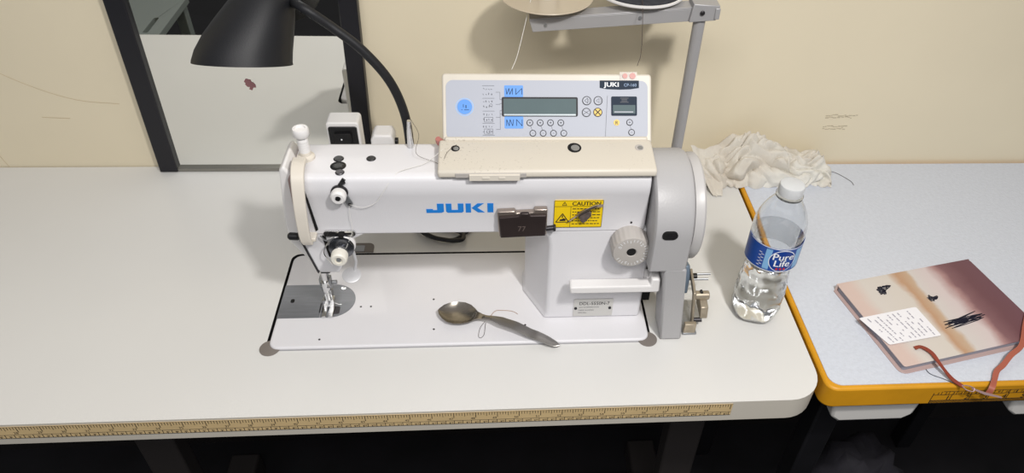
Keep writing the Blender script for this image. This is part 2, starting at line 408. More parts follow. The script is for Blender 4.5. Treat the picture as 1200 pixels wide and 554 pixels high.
# oil caps on top
for (x, y, rr, m) in ((.1090, .0800, .0058, 'black'), (.1105, .0660, .0086, 'black'), (.1445, .0800, .0053, 'black'), (.1140, .0540, .0050, 'dsteel')):
    mb = MB(); mb.lathe([(rr, 0), (rr, .0006), (rr*.85, .0014), (rr*.3, .0012)], (x, y, .2318), seg=24); mb.build('oil_cap', M[m], sm)
# thread pin on top
mb = MB(); mb.loft([(.186, .103, .229), (.1865, .103, .252), (.1875, .101, .268)], [.0034, .0030, .0022], 12); mb.loft([(.1895, .1, .268), (.1885, .1, .250), (.190, .1, .236)], .0007, 6)
mb.build('thread_pin', M['chrome'], sm)
# logo on the arm
LX, LZ, LW, LH = .2041, .1822, .0790, .0128
mb = MB()
def let(polys, x, w):
    for p in polys: mb.prism([(LX+(x+q[0]*w)*LW, LZ+q[1]*LH) for q in p], AY-.0004, AY+.0002, 1)
let([[(0, 0), (.85, 0), (1, .12), (1, 1), (.62, 1), (.62, .3), (.38, .3), (.38, .42), (0, .42)]], 0, .25)
let([[(0, .12), (.1, 0), (.9, 0), (1, .12), (1, 1), (.68, 1), (.68, .3), (.32, .3), (.32, 1), (0, 1)]], .28, .25)
let([[(0, 0), (.30, 0), (.30, 1), (0, 1)], [(.34, .5), (.70, 0), (1.08, 0), (.66, .52), (1.04, 1), (.68, 1)]], .56, .25)
let([[(0, 0), (1, 0), (1, 1), (0, 1)]], .87, .085)
tag(mb.build('logo', M['blue'], sm, smooth=0), 'blue JUKI lettering')
# lower panel line screw + dots
for (x, y) in ((.104, .074), (.117, .074), (.201, .031), (.198, .085), (.318, .035), (.060, .018)):
    mb = MB(); mb.lathe([(.0014, 0), (.0014, .0003)], (x, y, .0040), seg=12); mb.build('bed_screw', M['dsteel'], sm)
# slide plate and needle plate
mb = MB(); mb.prism([(.0001, .0555), (.0535, .0555), (.0535, .1165), (.0001, .1165)], .0038, .0046); mb.prism(rrect(.012, .017, .083, .090, .002, 3), .0046, .0048, 2, 1); mb.build('slide_plate', [M['plate'], M['gap']], sm, smooth=0)
mb = MB(); mb.prism([(.0540, .0555), (.0650, .0555)] + [(.065+.0305*math.cos(t), .086+.0305*math.sin(t)) for t in [-PI/2+PI*k/24 for k in range(1, 24)]] + [(.065, .1165), (.0540, .1165)], .0038, .0047)
mb.lathe([(.0032, 0), (.0030, .0005), (.0008, .0006)], (.0770, .1085, .0047), seg=16, mi=1)
for k in range(3): mb.bx(.052+k*.0035, .0535+k*.0035, .064, .080, .0047, .0058, 2)
mb.prism(rrect(.064, .078, .061, .075, .003, 4), .0047, .0050, 2, 2)
mb.build('needle_plate', [M['plate'], M['chrome'], M['dsteel']], sm, smooth=20)
# needle bar, presser bar, foot
mb = MB(); mb.cyl((.0655, .074, .050), (.0655, .074, .095), .0035, seg=16); mb.cyl((.0650, .073, .038), (.0650, .073, .052), .0052, seg=16); mb.cyl((.0640, .071, .004), (.0648, .0725, .040), .0009, .0012, 8)
mb.cyl((.060, .070, .045), (.072, .070, .045), .0015, seg=8); mb.build('needle_bar', M['chrome'], sm)
mb = MB(); mb.cyl((.0635, .088, .026), (.0645, .088, .095), .0040, seg=16); mb.bx(.0555, .0700, .081, .091, .030, .047); mb.cyl((.070, .086, .038), (.077, .086, .038), .003, seg=12); mb.build('presser_bar', M['steel'], sm, bevel=.001)
mb = MB(); mb.bx(.0600, .0690, .078, .088, .016, .030); mb.bx(.0570, .0715, .072, .082, .011, .018); mb.bx(.0575, .0622, .054, .082, .0052, .0078); mb.bx(.0650, .0710, .054, .082, .0052, .0078); mb.bx(.0575, .0710, .070, .080, .0078, .011)
mb.loft(spline([(.0700, .074, .014), (.079, .071, .012), (.083, .074, .014)], 5), .0007, 6); mb.build('presser_foot', M['chrome'], sm, bevel=.0008)
mb = MB(); mb.cyl((.0715, .050, .0905), (.0815, .050, .0905), .0028, seg=14); mb.build('bar_screw', M['black'], sm)
# tension assembly
TX, TZ = .1040, .1375
mb = MB(); mb.lathe([(.015, .0), (.0155, .004), (.013, .007)], (TX, AY+.003, TZ+.0005), (0, -1, 0)); mb.build('tension_base', M['white2'], sm)
mb = MB(); mb.lathe([(.0105, .0), (.0142, .0005), (.0142, .0013), (.011, .0025), (.0142, .0037), (.0142, .0045), (.008, .006)], (TX, AY-.004, TZ), (0, -1, 0)); mb.build('tension_disc', mat('disc_metal', '6d6f76', .22, .9), sm)
mb = MB(); pts = []
for k in range(6*10+1):
    t = 2*PI*k/10; pts.append((TX+.0062*math.cos(t), AY-.009-.0016*k/10, TZ+.0062*math.sin(t)))
mb.loft(pts, .0006, 6); mb.build('tension_spring', M['chrome'], sm)
mb = MB(); mb.lathe([(.0070, .0), (.0088, .0006), (.0092, .003), (.0088, .011), (.0075, .0125), (.0045, .0125), (.0045, .0105), (.001, .0105)], (TX, AY-.017, TZ), (0, -1, 0), seg=64, mod=lambda th, t: 1+(.035 if .0005 < t < .0115 and int(th/(2*PI)*32*2+.001) % 2 else 0)); 
mb.build('tension_nut', mat('nut_cream', 'e9e5da', .4), sm)
mb = MB(); mb.lathe([(.0026, 0), (.0026, .0118), (.0015, .0125)], (TX, AY-.017, TZ), (0, -1, 0), seg=16); mb.build('tension_stud', M['steel'], sm)
mb = MB(); mb.loft(spline([(TX-.012, AY-.002, TZ+.008), (TX-.018, AY-.008, TZ+.002), (TX-.020, AY-.010, TZ-.006), (TX-.017, AY-.009, TZ-.016), (TX-.014, AY-.007, TZ-.026)], 5), .0007, 6)
mb.loft(spline([(TX-.006, AY-.004, TZ+.013), (TX-.016, AY-.005, TZ+.010), (TX-.022, AY-.004, TZ+.016)], 5), .0009, 6); mb.build('check_spring', M['chrome'], sm)
# finger pad lever
mb = MB(); mb.loft([(TX+.011, AY-.002, TZ-.010), (TX+.0135, AY-.006, TZ-.022), (TX+.011, AY-.010, TZ-.033)], [.0022, .0018, .0015], 10); mb.lathe([(.0015, -.001), (.0108, -.0006), (.0110, .0004), (.0100, .001), (.0010, .001)], (TX+.008, AY-.016, TZ-.0345), (0, -.25, .97)); mb.build('lifting_lever', mat('pad_steel', 'd0d0d2', .5, .5), sm)
# arm thread guide plate
mb = MB(); mb.prism(rrect(TX-.018, TX+.018, .1515, .1595, .0038, 5), AY-.0035, AY-.0009, 1, 0); mb.prism(rrect(TX-.012, TX-.001, .1542, .1570, .0013, 4), AY-.0038, AY-.0035, 1, 1); mb.prism(rrect(TX+.004, TX+.014, .1542, .1570, .0013, 4), AY-.0038, AY-.0035, 1, 1); mb.cyl((TX+.002, AY-.003, .1555), (TX+.002, AY-.008, .1555), .0038, .003, 14, 1)
mb.build('thread_guide', [M['chrome'], M['gap']], sm, bevel=.0005)
MB().prism([(.083, .150), (.0865, .1495), (.0885, .118), (.0862, .119)], AY-.0012, AY+.003, 1).build('check_slot', M['gap'], sm)
# pre-tension on the arm
mb = MB(); mb.lathe([(.0085, 0), (.0092, .001), (.0092, .003), (.004, .005)], (.1125, AY, .2135), (0, -1, 0)); mb.build('tension_disc', M['dsteel'], sm)
mb = MB(); mb.lathe([(.0055, .004), (.0078, .0045), (.0085, .007), (.0082, .0125), (.0065, .0145), (.0035, .0145), (.0032, .013), (.0005, .013)], (.1125, AY, .2135), (0, -1, 0), mi=0); mb.cyl((.1125, AY-.012, .2135), (.1125, AY-.0148, .2135), .0026, seg=12, mi=1)
mb.build('tension_nut', [M['white2'], M['black']], sm)
mb = MB(); mb.prism([(.1125, .211), (.1190, .1945), (.1240, .1945), (.1250, .199), (.1190, .215)], AY-.0035, AY-.0015, 1); mb.cyl((.1215, AY-.0042, .198), (.1215, AY-.0010, .198), .0018, seg=12, mi=1)
mb.build('pretension_guide', [M['steel'], M['gap']], sm, bevel=.0008)
mb = MB(); mb.cyl((.1135, AY-.002, .222), (.1190, AY+.001, .229), .0022, seg=10); mb.cyl((.1150, AY-.004, .226), (.1205, AY-.002, .2265), .0014, seg=8); mb.build('pretension_bracket', M['black'], sm)
# stitch dial
DX, DZ = .4405, .1375
mb = MB(); mb.lathe([(.0225, 0), (.0232, .002), (.0232, .019), (.0215, .0225), (.0205, .0228), (.0065, .0228), (.0060, .0215), (.0005, .0215)], (DX, AY, DZ), (0, -1, 0), seg=96, mod=lambda th, t: 1-(.035 if .001 < t < .0205 and int(th/(2*PI)*96+.01) % 4 == 0 else 0)); mb.cyl((DX, AY-.0216, DZ), (DX, AY-.0219, DZ), .0055, seg=20, mi=1)
dial = mb.build('stitch_dial', [M['dialg'], M['gap']], sm)
mb = MB()
for k, ch in enumerate('0 1 2 3 4 5'.split()):
    a = math.radians(150-k*52)
    for j in range(4):
        aj = a-math.radians(j*13)
        if j == 0: mb.text(ch, .0058, lambda p, aj=aj: (DX+.0165*math.cos(aj)+(p.x-.0016)*math.sin(aj)+(p.y-.002)*math.cos(aj), AY-.0230, DZ+.0165*math.sin(aj)-(p.x-.0016)*math.cos(aj)+(p.y-.002)*math.sin(aj)), 0, 0)
        else:
            c, s_ = math.cos(aj), math.sin(aj); mb.box((DX+.0180*c, AY-.0230, DZ+.0180*s_), (.0035, .0002, .0005), 0, Matrix.Rotation(-aj, 3, 'Y'))
tag(mb.build('dial_numbers', M['inkw'], dial, smooth=0), 'white scale numbers')
# reverse lever
mb = MB(); mb.prism([(.3705, .0800), (.3715, .0770), (.4795, .0770), (.4810, .080), (.4800, .0990), (.4690, .0990), (.4690, .0880), (.3715, .0880), (.3705, .0860)], .0160, .0320, 1); mb.bx(.4660, .4800, .030, .046, .077, .090)
mb.build('reverse_lever', M['white2'], sm, bevel=.002)
# name plate
NX0, NX1, NZ0, NZ1 = .3805, .4320, .0080, .0385
mb = MB(); mb.prism(rrect(NX0, NX1, NZ0, NZ1, .0015, 3), AY-.0002, AY+.0012, 1); npl = mb.build('name_plate', mat('plate_silver', 'c9c8c4', .35, .35), sm, smooth=0)
mb = MB(); F = lambda x, z: (lambda p: (x+p.x, AY-.0004, z+p.y))
mb.text('DDL-5550N-7', .0078, F(NX0+.0070, .0285), 0, 0, sx=.86); mb.text('JUKI CORPORATION', .0028, F(NX0+.0072, .0235), 1, 0); mb.text('MADE IN JAPAN', .0028, F(NX0+.0066, .0182), 1, 0); mb.text('MFG.NO.', .0028, F(NX0+.0066, .0135), 1, 0)
mb.build('plate_print', [M['ink'], M['inkg']], npl, smooth=0)
for x in (NX0+.0030, NX1-.0040):
    mb = MB(); mb.cyl((x, AY+.0001, .0228), (x, AY-.0012, .0228), .0019, seg=14, mi=0); mb.build('plate_rivet', M['ink'], npl)
# caution sticker
CX0, CX1, CZ0, CZ1 = .3490, .4050, .1595, .1985
mb = MB(); YS = AY-.0009
mb.prism(rrect(CX0, CX1, CZ0, CZ1, .0012, 3), YS, AY+.0005, 1); cst = mb.build('caution_sticker', M['yellow'], sm, smooth=0)
mb = MB(); YP = YS-.0002
def ln(x0, z0, x1, z1, w=.0004):
    a = math.atan2(z1-z0, x1-x0); L = math.hypot(x1-x0, z1-z0); mb.box(((x0+x1)/2, YP, (z0+z1)/2), (L, .0002, w), 0, Matrix.Rotation(-a, 3, 'Y'))
for a, b, c, d in ((CX0, CZ0, CX1, CZ0), (CX0, CZ1, CX1, CZ1), (CX0, CZ0, CX0, CZ1), (CX1, CZ0, CX1, CZ1), (CX0, .1900, CX1, .1900), (.3680, CZ0, .3680, .1900)): ln(a, b, c, d)
mb.text('CAUTION', .0076, lambda p: (.3690+p.x, YP-.0001, .1915+p.y), 0, 0, sx=.97); mb.text('CAUTION', .0076, lambda p: (.3693+p.x, YP-.00015, .1915+p.y), 0, 0, sx=.97)
def tri(cx, cz, w, h, t):
    ln(cx-w/2, cz-h/2, cx+w/2, cz-h/2, t); ln(cx-w/2, cz-h/2, cx, cz+h/2, t); ln(cx+w/2, cz-h/2, cx, cz+h/2, t)
tri(.3605, .1942, .0052, .0050, .0005); mb.box((.3605, YP, .1940), (.0005, .0002, .002)); tri(.3588, .1735, .0150, .0125, .0010)
mb.prism([(.3555, .1690), (.3625, .1690), (.3630, .1715), (.3600, .1730), (.3590, .1720), (.3560, .1712)], YP-.0001, YP+.0001, 1); mb.box((.3588, YP, .1755), (.0012, .0002, .0035))
for i in range(6):
    z = .1865-i*.0044; x = .3700
    while x < .4000:
        w = random.uniform(.0015, .0042); mb.box((x+w/2, YP, z), (w, .0002, .0010)); x += w+.0010
mb.build('sticker_print', M['ink'], cst, smooth=0)
# small screw hole
mb = MB(); mb.lathe([(.0013, 0), (.0013, .0008)], (.4405, AY, .1650), (0, -1, 0), seg=12); mb.build('cover_screw', M['dsteel'], sm)

# pulley cover
PY, PZ, PR = .075, .1665, .069
mb = MB()
def dsec(x, s=1.0, zb=.1200):
    pts = [(PY+PR*s*math.cos(t), PZ+PR*s*math.sin(t)) for t in [PI*k/24 for k in range(25)]]
    return [(x, a, b) for a, b in pts] + [(x, PY-PR*s, zb+.0), (x, PY+PR*s, zb)]
mb.rings([[V(p) for p in dsec(.4600, .97)], [V(p) for p in dsec(.4625, 1)], [V(p) for p in dsec(.5000, 1)], [V(p) for p in dsec(.5060, .96)]])
mb.prism([(.4805, .124), (.5045, .124), (.5065, .1205), (.5180, .0015), (.4905, .0015), (.4800, .112)], PY-PR, PY-PR+.040, 1)
cov = mb.build('pulley_cover', M['grey'], sm, bevel=.0025)
mb = MB(); mb.prism([(p[0]+.4780, p[1]+.1760) for p in rrect(-.009, .009, -.0055, .0055, .0055, 7)], PY-PR-.0008, PY-PR+.003, 1, 0); mb.prism([(p[0]+.4800, p[1]+.1760) for p in rrect(-.0055, .0055, -.0030, .0030, .003, 6)], PY-PR-.0012, PY-PR+.001, 1, 1); mb.build('cover_slot', [M['gap'], M['dsteel']], sm)
mb = MB(); mb.bx(.470, .4825, .060, .12, .02, .12); mb.cyl((.47, .09, .165), (.52, .09, .165), .012); mb.cyl((.4685, .06, .10), (.50, .06, .10), .008, mi=1); mb.build('belt_housing', [M['gap'], M['dsteel']], sm)
mb = MB(); mb.lathe([(.020, -.004), (.058, -.004), (.0630, -.002), (.0645, .003), (.0645, .008), (.062, .0105), (.050, .0125), (.030, .0125), (.020, .009), (.012, .009)], (.5095, PY+.001, PZ-.001), (1, 0, 0), seg=72); mb.build('handwheel', M['wheel'], sm)

# ---------------- control panel
cp_lower = MB()
# lower cover
A0 = V((.2195, .0410, .2335)); A1 = V((.4595, .0410, .2330))
prof = [(.0410, .2325), (.0410, .2385), (.0430, .2415), (.0860, .2480), (.0950, .2470), (.0950, .2325)]
mb = MB(); mb.prism(prof, .2200, .4610, 0)
mb.cyl((.2260, .094, .2480), (.4570, .094, .2480), .003, seg=12)
cd_ = mat('cream_scuffed', 'cec7ba', .42); nt = cd_.node_tree; bs = nt.nodes['Principled BSDF']; tc = nt.nodes.new('ShaderNodeTexCoord')
n1 = nt.nodes.new('ShaderNodeTexNoise'); n1.inputs['Scale'].default_value = 420; n2 = nt.nodes.new('ShaderNodeTexNoise'); n2.inputs['Scale'].default_value = 14
for n_ in (n1, n2): nt.links.new(tc.outputs['Object'], n_.inputs['Vector'])
r1 = nt.nodes.new('ShaderNodeMapRange'); r1.inputs[1].default_value = .62; r1.inputs[2].default_value = .78; nt.links.new(n1.outputs['Fac'], r1.inputs[0])
r2 = nt.nodes.new('ShaderNodeMapRange'); r2.inputs[1].default_value = .48; r2.inputs[2].default_value = .66; nt.links.new(n2.outputs['Fac'], r2.inputs[0])
mm = nt.nodes.new('ShaderNodeMath'); mm.operation = 'MULTIPLY'; nt.links.new(r1.outputs[0], mm.inputs[0]); nt.links.new(r2.outputs[0], mm.inputs[1])
mx_ = nt.nodes.new('ShaderNodeMix'); mx_.data_type = 'RGBA'; mx_.inputs[6].default_value = lin('cec7ba'); mx_.inputs[7].default_value = lin('7d7266'); nt.links.new(mm.outputs[0], mx_.inputs[0]); nt.links.new(mx_.outputs[2], bs.inputs['Base Color'])
panel_base = mb.build('panel_base', cd_, sm, bevel=.0022, seg=3)
def top_at(x, y): return V((x, y, .2415+(y-.043)*(.0065/.043)+.0003))
for (x, y, rr) in ((.2385, .0775, .0048), (.3715, .0780, .0078), (.4455, .0780, .0050)):
    mb = MB(); mb.lathe([(rr, -.0006), (rr, .0002), (rr*.8, .0004)], top_at(x, y), (0, -.15, .99), seg=24, mi=0 if rr != .0050 else 2); mb.lathe([(rr*.62, .0003), (rr*.62, .0009), (rr*.2, .001)], top_at(x+.0008, y-.0010), (0, -.15, .99), seg=20, mi=1)
    mb.build('cover_screw', [M['gap'], M['steel'], M['dialg']], panel_base)
mb = MB(); mb.bx(.2390, .3160, .0400, .0420, .2335, .2390, 1); mb.bx(.2540, .3090, .0375, .0425, .2310, .2385, 0); mb.bx(.2680, .2760, .0368, .0375, .2335, .2365, 0); mb.bx(.2860, .2930, .0368, .0375, .2335, .2365, 0)
mb.build('cover_latch', [M['cream2'], M['dialg']], panel_base, bevel=.0008)
PC = V((.3425, .1208, .2732)); PU = V((1, -.012, .006)).normalized(); PV = V((.0, .640, .770)); PN = PU.cross(PV).normalized(); PV = PN.cross(PU).normalized()
def pw(u, v, n=0): return PC+PU*u+PV*v+PN*n
S = 1/1026.
def px(x, y): return ((x-641.5)*S, (126.0-y)*S)
def wrap(q): return pw(q[0], q[1], q[2])
mb = MB(); mb.prism(rrect(-.1190, .1205, -.0405, .0385, [.002, .002, .004, .004], 4), -.016, .0, 2, 0, wrap)
panel = mb.build('control_panel', M['cream'], sm, bevel=.0028, seg=3)
tag(panel, 'cream control box with grey keypad face and display')
mb = MB(); mb.prism(rrect(px(524, 0)[0], px(760.5, 0)[0], px(0, 163.5)[1], px(0, 94.5)[1], .008, 6), .0001, .0006, 2, 0, wrap); mb.build('keypad_face', M['panelg'], panel, smooth=0)
def prr(mb, x0, y0, x1, y1, r, n0, n1, mi=0): a, b = px(x0, y1), px(x1, y0); mb.prism(rrect(a[0], b[0], a[1], b[1], r, 4), n0, n1, 2, mi, wrap)
mb = MB(); prr(mb, 588.5, 114, 677.5, 136.5, .0018, .0006, .0012, 0); prr(mb, 590.5, 116, 675.5, 134, .0010, .0012, .0014, 1); prr(mb, 591, 133.8, 675, 135.6, .0003, .0012, .0016, 2)
mb.build('display', [M['ink'], M['lcd'], mat('lcd_edge', 'a9b5bb', .3)], panel, smooth=0)
def ppt(x, y, n=.0009): a = px(x, y); return pw(a[0], a[1], n)
def stroke(mb, pts, w=.0003, mi=0, n=.0009):
    for a, b in zip(pts, pts[1:]):
        A, B = px(*a), px(*b); d = V((B[0]-A[0], B[1]-A[1])); L = d.length
        if L < 1e-6: continue
        t = V((-d.y, d.x))/L*w/2
        mb.add([pw(A[0]+t.x, A[1]+t.y, n), pw(A[0]-t.x, A[1]-t.y, n), pw(B[0]-t.x, B[1]-t.y, n), pw(B[0]+t.x, B[1]+t.y, n)], [(0, 1, 2, 3)], mi)
def ptxt(mb, s_, x, y, size, mi=0, n=.0009, align='CENTER', sx=1): a = px(x, y); mb.text(s_, size, lambda p: pw(a[0]+p.x, a[1]+p.y, n), mi, 0, align, sx)
def disc(mb, x, y, r, n0, n1, mi=0, seg=28): a = px(x, y); mb.prism([(a[0]+r*S*math.cos(2*PI*k/seg), a[1]+r*S*math.sin(2*PI*k/seg)) for k in range(seg)], n0, n1, 2, mi, wrap)
def circ(x, y, r, n=20, a0=0, a1=2*PI): return [(x+r*math.cos(a0+(a1-a0)*k/n), y-r*math.sin(a0+(a1-a0)*k/n)) for k in range(n+1)]
# blue pattern patches
for (y0, y1, flip) in ((100.5, 114, 0), (136.5, 150.5, 1)):
    mb = MB(); prr(mb, 591.5, y0, 613.5, y1, .0012, .0006, .0008, 0)
    t, b = y0+3.5, y1-3
    if flip:
        stroke(mb, [(594, b), (594, t), (597, b), (598, t), (601, b), (602, t)], .0006, 1, .0010); stroke(mb, [(605.5, b), (605.5, t), (612, b), (612, t)], .0006, 1, .0010)
    else:
        stroke(mb, [(593.5, t), (594.5, b), (597, t), (598, b), (601, t), (601, b)], .0006, 1, .0010); stroke(mb, [(605, t), (605, b), (612, t), (612, b)], .0006, 1, .0010)
    mb.build('pattern_key', [M['skyb'], M['navy']], panel, smooth=0)
mb = MB(); disc(mb, 545.5, 125.5, 10.3, .0006, .0007, 1); disc(mb, 545.5, 125.5, 9.6, .0007, .0008, 2); disc(mb, 545.5, 125.5, 8.7, .0008, .0010, 0)
stroke(mb, [(544, 122.5), (544, 126)], .0006, 3, .0012); stroke(mb, [(547, 123.5), (547, 127)], .0009, 3, .0012); stroke(mb, [(541.5, 129), (543, 129)], .0004, 3, .0012); stroke(mb, [(545, 129), (550.5, 129)], .0005, 3, .0012)
mb.build('round_key', [M['skyb'], mat('key_ring', '86b8ee', .5), M['panelg'], M['navy']], panel, smooth=0)
mb = MB(); a = [px(703.5, 94.3), px(750, 94.3), px(750, 103), px(740, 104.5), px(727, 105), px(712, 104.5), px(703.5, 103)]; mb.prism(a, .0006, .0009, 2, 0, wrap)
ptxt(mb, 'JUKI', 717.5, 101.6, .0072, 1, .0011, sx=1.28); ptxt(mb, 'JUKI', 717.9, 101.6, .0072, 1, .00112, sx=1.28); ptxt(mb, 'CP-160', 739.5, 101.3, .0049, 2, .0011)
mb.build('name_badge', [M['navy'], M['inkw'], mat('badge_blue', '8fa6c6', .5)], panel, smooth=0)
# bobbin counter window
mb = MB(); prr(mb, 717, 113, 747.5, 135.5, .0014, .0006, .0013, 0); prr(mb, 719, 123, 745.5, 133, .0006, .0013, .0015, 1); prr(mb, 720.5, 130.6, 743, 131.8, .0001, .0015, .0017, 2)
for yy, w in ((115, 5), (116.6, 3.4), (118.2, 3.4), (119.8, 5)): stroke(mb, [(732.5-w, yy), (732.5+w, yy)], .0010, 3, .0015)
mb.build('counter_window', [M['navy'], M['lcd'], M['panelg'], M['inkg']], panel, smooth=0)
# keys
def key(x, y, r, inner, gold=False):
    mb = MB(); disc(mb, x, y, r, .0006, .0010, 0); disc(mb, x, y, r-.9, .0010, .0012, 1); 
    for s_, w in inner: stroke(mb, s_, w, 2, .0014)
    mb.build('key', [M['ink'], M['gold'] if gold else M['panelg'], M['ink']], panel, smooth=0)
key(688, 118, 5.3, [([(685.5, 118), (689, 115), (689, 121), (685.5, 118)], .0004), ([(690.5, 116), (690.5, 120)], .0004)])
key(701.5, 118, 5.3, [([(699, 118), (702.5, 115.5), (702.5, 120.5), (699, 118)], .0003), (circ(702.5, 118, 2.6, 8, -1.2, 1.2), .0003)])
key(687.5, 131.7, 5.3, [([(684, 129.5), (691, 134)], .0004), ([(684, 134), (691, 129.5)], .0004)])
key(701, 131.5, 5.3, [([(698, 128.5), (704, 134.5)], .0011), ([(698, 134.5), (704, 128.5)], .0011)], True)
for k in range(4):
    x = 621+k*12.1; key(x, 143.8, 3.9, [([(x-1.3, 143.8), (x+1.3, 143.8)], .0005), ([(x, 142.5), (x, 145.1)], .0005)])
    key(x+3.4, 156, 3.9, [([(x+2.2, 156), (x+4.6, 156)], .0003)])
key(738.7, 143.3, 3.9, [([(737.5, 143.3), (739.9, 143.3)], .0004), ([(738.7, 142), (738.7, 144.6)], .0004)]); key(741, 155, 3.9, [([(739.8, 155), (742.2, 155)], .0003)])
mb = MB(); disc(mb, 723.3, 143.5, 3.6, .0006, .0010, 0); ptxt(mb, 'R', 723.3, 145.8, .0058, 1, .0012); mb.build('reset_key', [M['gold'], M['ink']], panel, smooth=0)
# fine print: lines, brackets and dotted legends
for k in range(4): x = 621+k*12.1; mb = MB(); stroke(mb, [(x+1, 147.8), (x+2.6, 152.2)], .0003); mb.build('key_link', M['inkg'], panel, smooth=0, fix=False)
mb = MB(); stroke(mb, [(739.3, 147), (740.4, 151.2)], .0003); mb.build('key_link', M['inkg'], panel, smooth=0, fix=False)
mb = MB(); stroke(mb, [(712.5, 112), (709.8, 160)], .0003, 0); mb.build('divider_line', M['inkg'], panel, smooth=0, fix=False)
mb = MB()
for yy in (101, 115.5, 130.3, 144.5, 158.3): stroke(mb, [(566, yy), (580, yy)], .0003)
for y0, yc in ((108.5, 117), (122.5, 121.5), (137.5, 129.5), (151.5, 133.5)): stroke(mb, [(581.5, y0), (586.5, y0), (586.5, yc), (588.5, yc)], .0003)
for yb_ in (101.8, 116.3, 131.2, 145.3):
    for i in range(4):
        for j in range(2):
            x = 567.5+i*3.1+random.uniform(-.4, .4); y = yb_+3+j*6+random.uniform(-.5, .5)
            a = random.uniform(-1.3, 1.3); stroke(mb, [(x-.9*math.cos(a), y-.9*math.sin(a)), (x+.9*math.cos(a), y+.9*math.sin(a))], .0004)
            if random.random() < .5: stroke(mb, [(x, y-1.2), (x, y+1.2)], .0004)
for q in (((568, 137.5), (578, 137.5), (578, 143), (568, 143), (568, 137.5)), ((568, 151), (578, 151), (578, 157), (568, 157), (568, 151))): stroke(mb, q, .0003)
stroke(mb, circ(573, 154, 2.2, 12), .0003); stroke(mb, circ(576, 123.5, 1.6, 10), .0003)
mb.build('panel_print', M['inkg'], panel, smooth=0, fix=False)
mb = MB(); a = px(737.5, 88.5); mb.prism([(a[0]-.010+.0, a[1]-.0055), (a[0]+.010, a[1]-.0055), (a[0]+.010, a[1]+.004), (a[0]-.010, a[1]+.004)], .0002, .0008, 2, 0, wrap); disc(mb, 733.5, 89, 3, .0008, .0012, 1); disc(mb, 742.5, 89, 3.6, .0008, .0012, 1)
tag(mb.build('clear_tape', [mat('tape_clear', '9c8f84', .25, alpha=.35), M['pink']], panel, smooth=0), 'clear tape over two faded pink dots')
MB().prism([(x, y) for x, y in ((px(690, 164.5)), (px(750, 165)), (px(757, 167.5)), (px(700, 167)))], -.001, .0006, 2, 0, wrap).build('panel_gap', M['gap'], panel, smooth=0)
mb = MB(); mb.lathe([(.004, 0), (.0045, .004), (.003, .009)], pw(-.1215, -.0400, -.004), (-.3, -.3, .9), seg=12); tag(mb.build('pink_plug', M['pink'], panel), 'small pink plug at left hinge')
MB().prism([(.095, .232), (.120, .232), (.140, .262), (.128, .270), (.100, .246)], .2600, .4200, 0).build('panel_bracket', M['cream2'], sm)

# ------------------------------------------------------------ items stuck on the arm
sg = empty('seam_guide', (.3115, AY, .155), 'dark brown metal block with silver edge and 77 on arm front beside the logo', 'seam guide')
def sh(P, dx=.0022, dz=-.0095): return [(a+dx, b+dz) for a, b in P]
mb = MB(); mb.prism(sh([(.2850, .1630), (.3370, .1655), (.3375, .1955), (.3190, .1950), (.3170, .1985), (.3085, .1985), (.3060, .1945), (.2835, .1925)]), .0325, .0372, 1); mb.build('block', M['seamg'], sg, bevel=.0012)
mb = MB(); mb.prism(sh([(.2835, .1610), (.3385, .1635), (.3385, .2005), (.3240, .2005), (.3225, .1965), (.3030, .1955), (.3015, .1985), (.2815, .1975)]), .0372, .0446, 1); mb.build('back_plate', mat('guide_silver', 'a99d94', .3, .8), sg, bevel=.001)
mb = MB(); mb.text('77', .0105, lambda p: (.3067+p.x, .0322, .1640+p.y), 0, 0, sx=.9); mb.build('number', mat('engraved', '786a65', .5, .4), sg, smooth=0)
mb = MB(); mb.cyl((.340, .039, .162), (.3485, .039, .163), .0032, seg=16); mb.cyl((.3485, .039, .163), (.3510, .039, .163), .0048, .0040, 16); mb.build('thumb_screw', M['dsteel'], sg)
bc = empty('spring_clip', (.3870, AY-.0012, .175), 'small curved metal spring clip stuck over the yellow caution sticker', 'clip')
mb = MB(); mb.prism([(.3750, .1815), (.3865, .1885), (.3915, .1845), (.3915, .1795), (.3845, .1705), (.3810, .1700)], AY-.0070, AY-.0013, 1); mb.build('magnet_block', mat('magnet_grey', '6e625e', .5, .3, var=.3, vscale=300), bc, bevel=.0012)
mb = MB(); P = spline([(.3660, AY-.006, .1725), (.3725, AY-.0115, .1835), (.3840, AY-.0125, .1930), (.3950, AY-.010, .1965), (.4040, AY-.006, .1945)], 6); R = []
for i, p in enumerate(P):
    t = (P[min(i+1, len(P)-1)]-P[max(i-1, 0)]).normalized(); nn = V((0, -1, 0)); s_ = nn.cross(t).normalized(); w = .0006+.0013*i/len(P)
    R.append([p+s_*w+nn*.0006, p-s_*w+nn*.0006, p-s_*w-nn*.0006, p+s_*w-nn*.0006])
mb.rings(R); mb.build('spring_arm', mat('clip_metal', 'b5a79a', .28, .9), bc)

